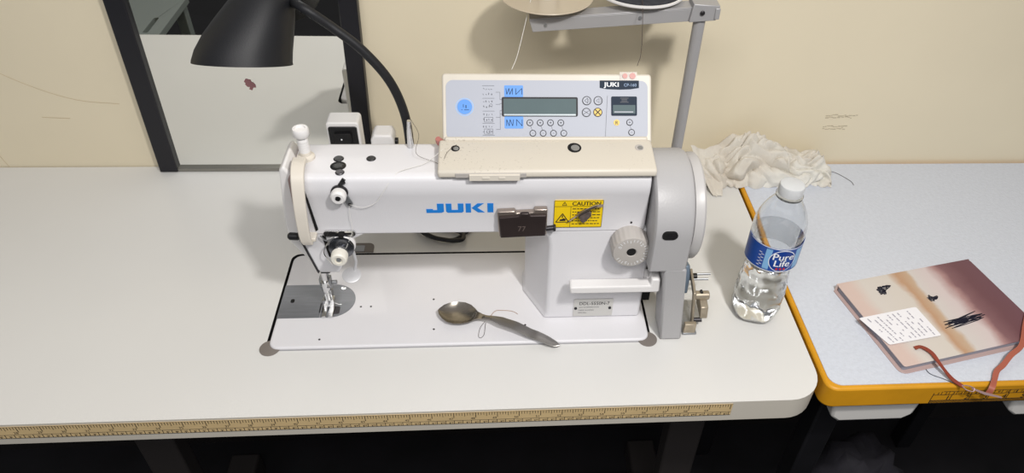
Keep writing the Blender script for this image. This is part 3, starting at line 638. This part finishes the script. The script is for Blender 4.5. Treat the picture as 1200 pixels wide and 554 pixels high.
# ------------------------------------------------------------ bobbin winder right of the machine
bw = empty('bobbin_winder', (.536, .035, 0), 'worn metal bobbin winder bracket standing right of the grey pulley cover', 'bobbin winder')
MB().bx(.5215, .5400, .014, .075, .0002, .004).build('base_plate', M['steel'], bw, bevel=.001)
mb = MB(); mb.prism([(.024, .004), (.030, .004), (.046, .044), (.075, .056), (.075, .062), (.040, .050)], .5340, .5375, 0); mb.prism([(.014, .004), (.020, .004), (.020, .020), (.014, .020)], .522, .5375, 0); mb.build('arm', M['brass'], bw, bevel=.0008)
mb = MB(); mb.prism([(.060, .030), (.084, .034), (.086, .066), (.072, .070), (.062, .055)], .5235, .5330, 0); mb.build('bracket', M['bluegrey'], bw, bevel=.002)
mb = MB(); mb.cyl((.533, .0765, .0500), (.5640, .0765, .0500), .0016, seg=10); mb.cyl((.533, .0700, .0470), (.5600, .0700, .0470), .0016, seg=10, mi=0); mb.cyl((.533, .0735, .0490), (.5450, .0735, .0490), .0042, seg=14, mi=1); mb.build('spindle', [M['steel'], M['black']], bw)
mb = MB(); mb.prism([(.026, .018), (.052, .022), (.056, .034), (.050, .040), (.030, .034)], .5440, .5540, 0); mb.cyl((.5375, .045, .042), (.5560, .045, .042), .0060, seg=18); mb.cyl((.5440, .045, .0475), (.5470, .045, .0490), .0030, seg=10, mi=1); mb.build('tripper', [M['brass'], M['black']], bw, bevel=.001)
mb = MB(); mb.loft([(.5375, .030, .012), (.5480, .028, .014)], .003, 10); mb.build('stop_screw', M['dsteel'], bw)

# ------------------------------------------------------------ thread stand and spools
ts = empty('thread_stand', (.5455, .27, 0), 'grey metal thread stand pole with cross arm and two spool trays', 'thread stand')
mb = MB(); mb.cyl((.5455, .27, .002), (.5455, .27, .318), .0078, seg=24); mb.build('pole', M['pole'], ts)
mb = MB(); mb.lathe([(.022, 0), (.022, .003), (.012, .006), (.010, .02)], (.5455, .27, .0), seg=28); mb.build('base', M['pole'], ts)
mb = MB()
mb.add([V(p) for p in ((.3275, .262, .3140), (.3320, .262, .2985), (.5560, .2640, .3160), (.5560, .2640, .3330), (.3275, .2635, .3140), (.3320, .2635, .2985), (.5560, .2655, .3160), (.5560, .2655, .3330))], [(0, 1, 2, 3), (4, 7, 6, 5), (0, 4, 5, 1), (1, 5, 6, 2), (2, 6, 7, 3), (3, 7, 4, 0)])
mb.add([V(p) for p in ((.3275, .262, .3140), (.5560, .2640, .3330), (.5560, .2860, .3330), (.3275, .2830, .3140), (.3275, .262, .3155), (.5560, .2640, .3345), (.5560, .2860, .3345), (.3275, .2830, .3155))], [(0, 1, 2, 3), (4, 7, 6, 5), (0, 4, 5, 1), (1, 5, 6, 2), (2, 6, 7, 3), (3, 7, 4, 0)])
mb.build('cross_arm', M['pole'], ts, bevel=.0006)
mb = MB(); mb.prism([(.5290, .3150), (.5630, .3180), (.5660, .3370), (.5320, .3390)], .2580, .2840, 1); mb.bx(.5600, .5665, .2560, .2585, .3200, .3345, 0); mb.cyl((.5440, .2580, .3280), (.5440, .2555, .3280), .0032, seg=14, mi=1)
mb.build('clamp', [M['pole'], M['dsteel']], ts, bevel=.001)
for (x, z) in ((.3480, .3080), (.4670, .3190)):
    MB().cyl((x, .2625, z), (x, .2610, z), .0022, seg=14).build('rivet', M['steel'], ts)
mb = MB(); mb.lathe([(.004, .0), (.0588, .0), (.0594, .0008), (.0588, .0016), (.004, .0016)], (.3510, .2990, .3300), seg=64); tag(mb.build('spool_tray', M['beigeclear'], ts), 'beige translucent spool tray')
mb = MB(); mb.lathe([(.004, .0), (.0560, .0), (.0585, .0020), (.0585, .0042), (.0560, .0044), (.0545, .0022), (.004, .0022)], (.4720, .3085, .3340), seg=64); tag(mb.build('spool_tray', M['white2'], ts), 'white rimmed spool tray')
mb = MB(); mb.lathe([(.004, .0), (.0535, .0), (.0530, .0030), (.004, .0035)], (.4720, .3085, .3363), seg=48); mb.build('foam_pad', M['foam'], ts)
for x, y in ((.3510, .2990), (.4720, .3085)): MB().cyl((x, y, .316), (x, y, .50), .0022, seg=10).build('spindle', M['steel'], ts)
sp = empty('thread_spool', (.3510, .2990, .3318), 'white thread spool on the beige tray, cut off by top edge', 'thread spool')
mb = MB(); mb.lathe([(.0175, 0), (.0180, .002), (.0165, .16), (.008, .17)], (.3510, .2990, .3318), seg=40); mb.build('cone', M['threadw'], sp)
mb = MB()
for a0 in (-2.4, -.9): mb.rings([[V((.351+.0186*math.cos(a0+.28*k/4), .299+.0186*math.sin(a0+.28*k/4), z)) for k in range(5)] for z in (.3330, .48)], cap=False, close=False)
mb.build('label_stripe', M['black'], sp, fix=False)
sp2 = empty('thread_cone', (.4720, .3085, .3400), 'dark thread cone on the white rimmed tray, cut off by top edge', 'thread spool')
mb = MB(); mb.lathe([(.0300, 0), (.0310, .003), (.0230, .14), (.010, .15)], (.4720, .3085, .3400), seg=40); mb.build('cone', mat('dark_thread', '5c5f68', .8, bump=.6, bscale=400), sp2)

def thread(name, pts, r, m, label, n=6):
    mb = MB(); P = spline(pts, n); mb.loft(P, r, 5); b = P[0]
    return tag(mb.build(name, m, base=b, smooth=80), label, 'thread')
thread('spool_thread', [(.3330, .2850, .345), (.3250, .262, .322), (.3110, .19, .305), (.3030, .160, .300)], .0004, M['threadw'], 'pale thread running from the white spool down behind control panel')
thread('cone_thread', [(.4640, .2700, .360), (.4660, .2490, .335), (.4580, .19, .310), (.4500, .165, .303)], .0004, M['threadb'], 'dark thread hanging from the dark cone down behind control panel')
thread('needle_thread', [(.2250, .0750, .2475), (.2050, .065, .236), (.1760, .052, .2325), (.1600, .041, .215), (.1500, .040, .201), (.1350, .040, .1945), (.1210, .041, .198)], .00028, M['threadw'], 'fine grey thread looping over arm top to the upper tension knob')
thread('upper_thread', [(.1205, .041, .196), (.1195, .041, .180), (.1190, .041, .160), (.110, .034, .140)], .00025, M['threadw'], 'thread hanging from upper tension knob to the lower tension knob')
thread('loose_thread', [(.1900, .100, .2700), (.1980, .093, .255), (.1950, .078, .240), (.2150, .0700, .2345), (.2240, .0560, .2410), (.2300, .070, .2470), (.2400, .082, .2490)], .00025, M['threadb'], 'dark loose thread trailing from thread pin onto control panel base')
thread('thread_scrap', [(.2705, .0460, .0048), (.2790, .0600, .0046), (.2880, .0615, .0046), (.3000, .0600, .0046), (.3060, .0570, .0046), (.3090, .0540, .0046)], .00035, M['threadn'], 'brown thread scrap lying behind the spoon neck')
thread('thread_loop', [(.2660, .0420, .0047), (.2600, .0310, .0046), (.2580, .0170, .0046), (.2610, .0140, .0046), (.2650, .0200, .0046), (.2670, .0400, .0047)], .0003, M['threadb'], 'small dark thread loop in front of the spoon bowl')
thread('dark_hair_thread', [(.800, .352, .0018), (.830, .372, .0018), (.855, .375, .0018), (.875, .350, .0018), (.877, .337, .0018)], .0004, M['threadb'], 'thin dark thread curling out from the rag on the grey table')

# ------------------------------------------------------------ desk lamp
lamp = empty('desk_lamp', (.1600, .280, 0), 'black gooseneck desk lamp with cone shade behind the sewing machine', 'lamp')
Cc = V((-.0390, .280, .2440)); rr_ = V((.99, -.075, .03)).normalized(); dv = (Cc-V((.2818, -.6165, .7028))).normalized(); rr_ = (rr_-dv*rr_.dot(dv)).normalized(); aa = rr_.cross(dv).normalized()
if aa.z < 0: aa = -aa
aa = (aa-dv*.075).normalized(); bb = rr_.cross(aa)
prof = [(0, .0610, 0), (.003, .0606, .000), (.016, .0588, .003), (.035, .0545, .0100), (.055, .0480, .0190), (.075, .0405, .0280), (.092, .0320, .0340), (.105, .0225, .0390), (.112, .012, .041), (.114, .002, .041)]
def ring(h, r, s, inset=0): return [Cc+aa*h+rr_*(s+(r-inset)*math.cos(2*PI*k/56))+bb*((r-inset)*math.sin(2*PI*k/56)) for k in range(56)]
mb = MB(); mb.rings([ring(*p) for p in prof], cap=False); mb.rings([ring(p[0], max(p[1]-.0018, .001), p[2]) for p in prof], mi=1, cap=False)
a = ring(*prof[0]); b = ring(0, .0610-.0018, 0); mb.rings([a, b], cap=False)
mb.build('lamp_shade', [M['lampb'], mat('shade_inner', '8f8f8f', .4)], lamp)
mb = MB(); mb.lathe([(.010, -.03), (.016, -.022), (.018, .012), (.012, .018)], Cc+aa*.055+rr_*.019, aa); mb.lathe([(.005, -.056), (.022, -.048), (.027, -.034), (.022, -.02), (.012, -.01)], Cc+aa*.068+rr_*.022, aa, mi=0); mb.build('bulb', mat('bulb', 'e8e6df', .3), lamp)
P = spline([Cc+aa*.078+rr_*.066+bb*.0, (.0480, .28, .3205), (.0809, .28, .2945), (.1149, .28, .2630), (.1440, .28, .2205), (.1590, .28, .1720), (.1620, .28, .1200), (.1605, .28, .06), (.1600, .28, .012)], 8)
MB().loft(P, .0062, 14).build('gooseneck', M['lampb'], lamp)
mb = MB(); P0 = Cc+aa*.078+rr_*.066; mb.loft([P0, Cc+aa*.086+rr_*.045], [.0075, .0085], 16); mb.build('shade_joint', M['lampb'], lamp)
mb = MB(); mb.lathe([(.030, .0002), (.030, .010), (.024, .016), (.010, .020)], (.1600, .28, 0)); mb.build('base', M['lampb'], lamp)

# ------------------------------------------------------------ switch boxes and cable
sb = empty('switch_box', (.0670, .315, 0), 'cream switch box with black rocker switch behind machine head', 'switch box')
mb = MB(); mb.prism(rrect(.0445, .0905, .0005, .1440, .005, 5), .300, .330, 1); mb.build('housing', M['white2'], sb, bevel=.002)
mb = MB(); mb.prism(rrect(.0475, .0875, .0900, .1380, .003, 4), .2975, .3003, 1); mb.build('switch_frame', M['black'], sb, bevel=.0006)
mb = MB(); mb.prism([(.2975, .1120), (.2945, .1125), (.2925, .1300), (.2975, .1300)], .0560, .0790, 0, 0); mb.prism(rrect(.0640, .0662, .1190, .1215, .001, 3), .2930, .2936, 1, 1); mb.build('rocker', [M['black'], M['inkw']], sb, bevel=.0004)
sk = empty('adapter_box', (.1210, .305, 0), 'plain rounded cream box between the switch box and lamp neck', 'box')
mb = MB(); mb.prism([(.1030, .0005), (.1400, .0005), (.1385, .1220), (.1350, .1290), (.1110, .1290), (.1060, .1210)], .2900, .3200, 1); mb.build('housing', M['white2'], sk, bevel=.003, seg=3)
mb = MB(); mb.bx(.1055, .1360, .2880, .2898, .060, .1130); mb.build('front_panel', M['black'], sk); mb = MB(); mb.cyl((.1385, .303, .112), (.1430, .303, .112), .005, seg=14); mb.build('side_knob', M['black'], sk)
mb = MB(); P = spline([(.155, .262, .006), (.172, .225, .008), (.190, .205, .012), (.205, .198, .013), (.222, .196, .012), (.234, .204, .0085), (.230, .222, .006), (.200, .235, .006), (.170, .245, .006)], 7); mb.loft(P, .0034, 10); mb.loft(spline([(.180, .222, .004), (.200, .208, .005), (.215, .206, .005), (.230, .214, .004), (.26, .25, .004), (.33, .33, .004)], 6), .0026, 8); 
tag(mb.build('power_cable', M['black'], base=(.2, .21, 0), smooth=60), 'looped black power cable on table under the machine arm', 'cable')

# ------------------------------------------------------------ spoon
spn = empty('spoon', (.245, .045, .004), 'stainless steel teaspoon lying on the machine bed', 'spoon')
ax0 = V((.2060, .0560, 0)); ax1 = V((.3600, -.0035, 0)); d = (ax1-ax0).normalized(); sd = V((-d.y, d.x, 0)); Ls = (ax1-ax0).length
def hw(s):  # half width along the spoon
    K = [(0, .001), (.004, .0085), (.010, .0135), (.018, .0172), (.027, .0180), (.036, .0160), (.044, .0115), (.050, .0065), (.057, .0038), (.066, .0034), (.075, .0045), (.084, .0066), (.10, .0070), (.13, .0072), (.150, .0066), (.160, .0045), (Ls, .0008)]
    for (a, b), (c, e) in zip(K, K[1:]):
        if a <= s <= c: return b+(e-b)*(s-a)/(c-a)
    return .0008
def zc(s):
    K = [(0, .0115), (.02, .0092), (.044, .0095), (.056, .0125), (.075, .0150), (.10, .0140), (.13, .0085), (Ls, .0032)]
    for (a, b), (c, e) in zip(K, K[1:]):
        if a <= s <= c: t = (s-a)/(c-a); t = t*t*(3-2*t); return b+(e-b)*t
    return .006
def springs(s0, s1, n):
    R = []
    for i in range(n+1):
        s_ = s0+(s1-s0)*i/n; w = hw(s_); w *= 1.12 if s_ < .06 else 1; c0 = ax0+d*s_+sd*(.0065*math.sin(PI*(s_/Ls)**.6)); z = zc(s_); ring = []
        bowl = max(0, 1-((s_-.024)/.024)**2) if s_ < .048 else 0
        m = 14
        for k in range(m+1):
            q = -1+2*k/m; ring.append(c0+sd*(w*q)+V((0, 0, z+.0028 - .0062*bowl**.6*(1-q*q) + (.0010*(1-q*q) if s_ > .06 else 0))))
        for k in range(m, -1, -1):
            q = -1+2*k/m; ring.append(c0+sd*(w*q)+V((0, 0, z+.0018-.0062*bowl**.6*(1-q*q)*1.02)))
        R.append(ring)
    return R
mb = MB(); mb.rings(springs(0, .072, 40)); mb.build('bowl', M['spoon'], spn, smooth=60)
mb = MB(); mb.rings(springs(.072, Ls, 36)); mb.build('handle', M['spoonh'], spn, smooth=60)

# ------------------------------------------------------------ water bottle
BX, BYY = .6275, .0560
bt = empty('water_bottle', (BX, BYY, 0), 'clear plastic water bottle with blue label standing right of sewing machine', 'bottle')
K = [(.0, .0230), (.003, .0275), (.008, .0305), (.014, .0318), (.022, .0322), (.030, .0312), (.034, .0322), (.044, .0318), (.049, .0300), (.054, .0312), (.064, .0302), (.069, .0285), (.074, .0295), (.080, .0290), (.086, .0275), (.090, .0290), (.098, .0312), (.102, .0322), (.106, .0318), (.137, .0318), (.141, .0323), (.150, .0318), (.158, .0300), (.166, .0268), (.174, .0225), (.180, .0182), (.184, .0150), (.187, .0128), (.190, .0125)]
K = [(h if h < .13 else .13+(h-.13)*1.12, r) for h, r in K]
def bmod(th, t):
    q = 0
    if t < .1: q = .018*math.sin(10*th+t*120)*min(1, t/.02)*(1 if t < .09 else 0)
    if t < .02: q += .06*math.cos(5*th)*(1-t/.02)
    return 1+q
Ki = [(.0, .0222)] + [(h, r-.0004) for h, r in K[1:]]
mb = MB(); mb.lathe([(.0001, 0)] + [(r, h) for h, r in K] + [(r, max(h, .0005)) for h, r in reversed(Ki)] + [(.0001, .0005)], (BX, BYY, .0006), seg=90, mod=bmod, cap=True)
mb.build('bottle_body', M['pet'], bt, smooth=80)
mb = MB(); mb.lathe([(r-.0012, h) for h, r in K if .001 < h < .0885] + [(.0262, .0886)], (BX, BYY, .0016), seg=90, mod=bmod); mb.build('water', M['water'], bt, smooth=60)
mb = MB(); mb.lathe([(.0155, .186), (.0162, .1865), (.0162, .189), (.0128, .1895), (.0128, .191)], (BX, BYY, .0075), seg=40); mb.build('neck_ring', M['pet'], bt)
mb = MB(); mb.lathe([(.0143, .1905), (.0150, .191), (.0150, .2005), (.0142, .2030), (.0125, .2038), (.001, .2038)], (BX, BYY, .0075), seg=80, mod=lambda th, t: 1+(.02*(int(th/(2*PI)*80+.01) % 2) if .191 < t < .2 else 0)); mb.build('bottle_cap', M['cap'], bt)
LR = .0330
def lab(u, z, e=0): th = u/LR; return V((BX+(LR+e)*math.sin(th+LA), BYY-(LR+e)*math.cos(th+LA), z))
LA = .05-math.atan2(BX-.2818, BYY+.6165)*-1*0+.02
mb = MB(); n = 72; zb, zt2 = .1010, .1375
A0_, A1_ = -1.75, 1.75
mb.rings([[V((BX+r*math.sin(A0_+(A1_-A0_)*k/n), BYY-r*math.cos(A0_+(A1_-A0_)*k/n), z)) for k in range(n+1)] for r, z in ((LR-.0004, zb), (LR, zb), (LR, zt2), (LR-.0004, zt2), (LR-.0004, zb))], cap=False, close=False)
lb = mb.build('label', M['blabel'], bt)
mb = MB(); mb.rings([[V((BX+(LR-.0006)*math.sin(A1_+(2*PI-A1_+A0_)*k/n), BYY-(LR-.0006)*math.cos(A1_+(2*PI-A1_+A0_)*k/n), z)) for k in range(n+1)] for z in (zb, zt2)], cap=False, close=False); mb.build('label_far_side', mat('lining_white', 'dfe4ea', .5, alpha=.35), bt)  # label's far side, paler and see-through to imitate light through the film
mb = MB()
def patch(uc, zc_, ru, rz, e, mi, nn=40):
    mb.add([lab(uc, zc_, e)] + [lab(uc+ru*math.cos(2*PI*k/nn), zc_+rz*math.sin(2*PI*k/nn), e) for k in range(nn)], [(0, 1+k, 1+(k+1) % nn) for k in range(nn)], mi)
UC = -.002
for j, (u0, u1) in enumerate(((-.024, -.0165), (.0145, .026))):
    for q in range(5):
        ua = u0+(u1-u0)*q/5; ub = u0+(u1-u0)*(q+1)/5; mb.add([lab(ua, zb+.004, .0002), lab(ub, zb+.0015, .0002), lab(ub, zt2-.0015, .0002), lab(ua, zt2-.004, .0002)], [(0, 1, 2, 3)], 0)
for q in range(24):
    ua = -.05+.1*q/24; ub = -.05+.1*(q+1)/24
    for z0, z1 in ((zb, zb+.0009), (zt2-.0009, zt2)): mb.add([lab(ua, z0, .0003), lab(ub, z0, .0003), lab(ub, z1, .0003), lab(ua, z1, .0003)], [(0, 1, 2, 3)], 1)
patch(UC, .1192, .0166, .0168, .0004, 1); patch(UC, .1192, .0156, .0158, .0006, 2)
mb.text('Pure', .0142, lambda p: lab(UC+p.x, .1210+p.y, .0009), 1, 0, 'CENTER', 1.0); mb.text('Life', .0142, lambda p: lab(UC+p.x, .1108+p.y, .0009), 1, 0, 'CENTER', 1.0)
mb.text('Pure', .0142, lambda p: lab(UC+.0004+p.x, .1210+p.y, .001), 1, 0, 'CENTER', 1.0); mb.text('Life', .0142, lambda p: lab(UC+.0004+p.x, .1108+p.y, .001), 1, 0, 'CENTER', 1.0)
for q in range(3): patch(UC-.0045+q*.0045, .1070, .0015, .0018, .0009, 3, 12)
for q in range(9): patch(-.0300+(q % 2)*.003, .1065+q*.0025, .0022, .0004, .0006, 1, 8)
mb.build('label_print', [M['blabel2'], M['inkw'], mat('label_navy', '0f3a8c', .35), M['red']], lb, smooth=0, fix=False)

# ------------------------------------------------------------ notebook, paper label, strap
nb = empty('notebook', (.870, .036, .0013), 'closed notebook with pinkish watercolour cover and black scribbles', 'notebook')
O = V((.7867, -.0586, 0)); ex = V((.977, .212, 0)).normalized(); ey = V((-.212, .977, 0)).normalized(); NW, NH = .222, .152
def N(x, y, z): return O+ex*x+ey*y+V((0, 0, z))
def nwrap(q): return N(*q)
wc = bpy.data.materials.new('watercolour_cover'); wc.use_nodes = True; nt = wc.node_tree; bs = nt.nodes['Principled BSDF']; bs.inputs['Roughness'].default_value = .35
tc = nt.nodes.new('ShaderNodeTexCoord'); mp = nt.nodes.new('ShaderNodeMapping'); mp.inputs['Rotation'].default_value = (0, 0, -math.atan2(.212, .977)); mp.inputs['Location'].default_value = (.12, .0, 0)
nt.links.new(tc.outputs['Object'], mp.inputs[0])
sx_ = nt.nodes.new('ShaderNodeSeparateXYZ'); nt.links.new(mp.outputs[0], sx_.inputs[0])
nz = nt.nodes.new('ShaderNodeTexNoise'); nz.inputs['Scale'].default_value = 22; nz.inputs['Detail'].default_value = 6; nt.links.new(mp.outputs[0], nz.inputs['Vector'])
ma = nt.nodes.new('ShaderNodeMath'); ma.operation = 'MULTIPLY_ADD'; ma.inputs[1].default_value = .028; nt.links.new(nz.outputs['Fac'], ma.inputs[0]); nt.links.new(sx_.outputs[0], ma.inputs[2])
mx = nt.nodes.new('ShaderNodeMapRange'); mx.inputs[1].default_value = .012; mx.inputs[2].default_value = .245; nt.links.new(ma.outputs[0], mx.inputs[0])
cr = nt.nodes.new('ShaderNodeValToRGB'); nt.links.new(mx.outputs[0], cr.inputs[0]); e = cr.color_ramp.elements
e[0].position = 0; e[0].color = lin('cdb5ac'); e[1].position = 1; e[1].color = lin('6b4650')
for p, c_ in ((.16, 'cfb9b0'), (.24, 'cfc8c1'), (.44, 'cfc7be'), (.49, 'b89274'), (.55, 'bfa58c'), (.58, 'cdc6c2'), (.70, 'cfc1c0'), (.76, 'a98584'), (.80, '7f5a5f'), (.90, '6a444c')):
    q = e.new(p); q.color = lin(c_)
nt.links.new(cr.outputs[0], bs.inputs['Base Color'])
mb = MB(); mb.prism(rrect(0, NW, 0, NH, [.004, .004, .004, .004], 4), .0112, .0126, 2, 0, nwrap); front = mb.build('front_cover', wc, nb, bevel=.0005)
mb = MB(); mb.prism(rrect(-.003, NW, -.0035, NH, [.010, .004, .002, .002], 4), .0013, .0027, 2, 0, nwrap); mb.build('back_cover', mat('back_cover_pink', 'b8a09b', .45), nb, bevel=.0004)
mb = MB(); mb.prism(rrect(.002, NW-.003, .002, NH-.001, .003, 3), .0028, .0111, 2, 0, nwrap); mb.build('pages', M['page'], nb, smooth=0)
mb = MB(); mb.prism(rrect(0, NW, NH-.001, NH+.0015, .0005, 2), .0014, .0124, 2, 0, nwrap); mb.build('spine', wc, nb)
def inv(x, y): p = V((x, y, 0))-O; return p.dot(ex), p.dot(ey)
inkm = mat('ink', '181626', .4)
def scrib(cx, cy, w, h, n, r):
    pts = []
    for k in range(n): a = k*2.4+random.uniform(-.5, .5); pts.append(N(cx+w*math.cos(a)*random.uniform(.4, 1), cy+h*math.sin(a)*random.uniform(.3, 1), .0129))
    return pts
def ink(pts, r): mb = MB(); mb.loft(spline(pts, 4), r, 4); mb.build('ink_scribble', inkm, nb)
a = inv(.8141, .0760); ink(scrib(a[0]-.002, a[1], .007, .010, 34, 0)+scrib(a[0]+.008, a[1]+.006, .012, .003, 8, 0), .0008)
a = inv(.8781, .0600); ink(scrib(a[0], a[1], .012, .006, 14, 0), .0007)
a = inv(.9000, .0210); pts = []
for k in range(16):
    t = k/15; s_ = 1 if k % 2 else -1; pts.append(N(a[0]+s_*.034*(1-.35*t)+random.uniform(-.006, .004)+.004, a[1]+s_*.003+random.uniform(-.007, .007)-.004*t, .0129))
ink(pts+scrib(a[0]-.004, a[1]-.004, .018, .005, 26, 0), .0006)
pl = empty('price_label', (.812, .008, .0140), 'white printed paper label lying on the left side of the notebook cover', 'label')
PQ = [V((.7590, .0240, .0140)), V((.7813, -.0235, .0140)), V((.8577, -.0096, .0140)), V((.8463, .0425, .0140))]
def pq(u, v, z=0): return PQ[0].lerp(PQ[3], u).lerp(PQ[1].lerp(PQ[2], u), v)+V((0, 0, z))
mb = MB(); prl = rrect(0, 1, 0, 1, .04, 4)
mb.add([pq(a, b) for a, b in prl]+[pq(a, b, .0003) for a, b in prl], [tuple(range(len(prl)))[::-1], tuple(range(len(prl), 2*len(prl)))]+[(i, (i+1) % len(prl), len(prl)+(i+1) % len(prl), len(prl)+i) for i in range(len(prl))]); mb.build('paper', M['paper'], pl, smooth=0)
mb = MB()
for i in range(10):
    u = .10+i*.087; v = .08
    while v < .92:
        L = random.uniform(.03, .13)
        if random.random() < (.75 if 0 < i < 7 else .45): mb.add([pq(u, v, .0005), pq(u+.022, v, .0005), pq(u+.022, min(v+L, .95), .0005), pq(u, min(v+L, .95), .0005)], [(0, 1, 2, 3)])
        v += L+.025
mb.build('printed_lines', mat('faint_print', 'a8a6b0', .7), pl, smooth=0, fix=False)
def ribbon(name, pts, w, m, parent, th=.0006, tilt=None):
    P = spline(pts, 7); R = []
    for i, p in enumerate(P):
        t = (P[min(i+1, len(P)-1)]-P[max(i-1, 0)]).normalized(); s_ = t.cross(V((0, 0, 1))).normalized()
        a = (tilt or 0)*math.sin(i*.35); s_ = s_*math.cos(a)+V((0, 0, 1))*math.sin(a)*.5; nn = s_.cross(t).normalized()
        R.append([p+s_*w+nn*th, p-s_*w+nn*th, p-s_*w-nn*th, p+s_*w-nn*th])
    mb = MB(); mb.rings(R); return mb.build(name, m, parent)
lt = empty('leather_strap', (.83, -.04, .013), 'red brown leather strap with pin draped off the notebook over yellow edge', 'strap')
ribbon('strap', [(.8120, -.0300, .0142), (.8210, -.0290, .0150), (.8290, -.0400, .0160), (.8330, -.0560, .0140), (.8430, -.0730, .0060), (.8530, -.0850, .0040)], .0026, M['leather'], lt, tilt=.4)
mb = MB(); mb.loft(spline([(.8520, -.0840, .0045), (.8570, -.0860, .0070), (.8640, -.0900, .0065), (.8620, -.0930, .0040), (.8550, -.0900, .0038), (.8520, -.0840, .0045)], 5), .0007, 6); mb.loft([(.8620, -.0890, .0050), (.8760, -.0955, .0030), (.8960, -.1010, .0010)], [(.0012, .0008), (.0022, .0010), (.0014, .0008)], 8); tag(mb.build('metal_pin', M['pin'], lt), 'pinkish metal pin')
lt2 = ribbon('ribbon_strap', [(.8875, -.0905, -.006), (.8905, -.0870, .0032), (.8990, -.0760, .0040), (.9080, -.0640, .0060), (.9200, -.0560, .0080), (.9350, -.0440, .0120), (.9560, -.0300, .0150), (.9800, .0040, .0150), (1.000, .030, .0145)], .0034, mat('red_leather_light', 'a35a48', .5), None, tilt=.3)
tag(lt2, 'lighter red strap at the right, running over the notebook corner', 'strap')
thread('strap_thread', [(.820, -.0500, .0020), (.8225, -.0620, .0018), (.838, -.0720, .0018), (.853, -.0850, .0030)], .0005, M['inkg'], 'dark grey thread between notebook corner and strap pin')

# ------------------------------------------------------------ crumpled rag
mb = MB(); NS, NT = 300, 120; R = []
def rid(p): return abs(noise.noise(p))
EN = [.012, .034, .044, .062, .066, .052, .050, .036, .038, .030]
for i in range(NS):
    s_ = i/(NS-1); x = .600+.236*s_
    q9 = s_*9-1e-6; k0 = int(max(q9, 0)); t = q9-k0; t = t*t*(3-2*t); H = EN[k0]+(EN[min(9, k0+1)]-EN[k0])*t
    if s_ > .93: H *= math.sqrt(max(0.0, 1-((s_-.93)/.07)**2))
    ring = []
    for k in range(NT):
        th = PI*k/(NT-1)
        q = V((x*20, math.cos(th)*1.3, math.sin(th)*1.3)); w1 = V((noise.noise(q*.8+V((5, 0, 0))), noise.noise(q*.8+V((0, 7, 0))), noise.noise(q*.8)))
        wq = q+w1*1.5+V((.5*q.y, 0, 0))
        c1 = min(1, rid(wq*.62)*3.2); c2 = min(1, rid(wq*1.35+V((3, 3, 3)))*3.0); f3 = noise.noise(wq*3.5)
        rad = .62+.34*c1**.7+.17*c2**.7+.04*f3
        yd = .034+.012*noise.noise(V((x*14, 0, 9)))
        y = min((WY-.038)-yd*math.cos(th)*rad, WY-.0018); z = max(.0016, (H*1.12)*math.sin(th)*rad+.0016)
        xx = x+(.016*w1.x+.007*noise.noise(wq*1.6))*math.sin(th)
        ring.append(V((xx, y, z)))
    R.append(ring)
mb.rings(R, cap=True)
# hanging corner to the left
G = []
for i in range(26):
    u = i/25; row = []
    for k in range(22):
        v = k/21; w = .030*(1-.75*u)
        x = .628+.012*u+(v-.5)*2*w; y = .372-.062*u+.004*noise.noise(V((u*5, v*5, 0))); z = .052*(1-u)**1.3+.0020+.012*max(0, noise.noise(V((u*3+4, v*4, 1))))*(1-u)+.004*(1-u)*math.cos(v*9)
        row.append(V((x, y, max(z, .0018))))
    G.append(row)
mb.rings(G, cap=False, close=False)
G2 = [[p-V((0, -.001, .0008)) for p in r] for r in G]
o = mb.build('cleaning_rag', M['rag'], base=(.72, .365, .0015), smooth=70, fix=True)
tag(o, 'crumpled off white cotton rag lying against the wall behind the bottle', 'rag')

# ------------------------------------------------------------ light
def area(name, loc, tgt, size, power, col, sy=None):
    l = bpy.data.lights.new(name, 'AREA'); l.size = size; l.energy = power; l.color = col
    if sy: l.shape = 'RECTANGLE'; l.size_y = sy
    o = bpy.data.objects.new(name, l); C.objects.link(o); o.location = loc
    o.rotation_euler = (V(tgt)-V(loc)).to_track_quat('-Z', 'Y').to_euler(); return o
area('key_light', (.66, -.66, 1.18), (.3, .15, 0), .09, 11.8, (1, .975, .945))
area('ceiling_light', (.1, -1.25, 1.7), (.3, .2, .1), 1.4, 17, (1, .975, .96), .4)
w = bpy.data.worlds.new('world'); bpy.context.scene.world = w; w.use_nodes = True
w.node_tree.nodes['Background'].inputs[0].default_value = (.96, .97, 1, 1); w.node_tree.nodes['Background'].inputs[1].default_value = .25
vs = bpy.context.scene.view_settings; vs.view_transform = 'Standard'; vs.look = 'None'; vs.exposure = 0; vs.gamma = 1
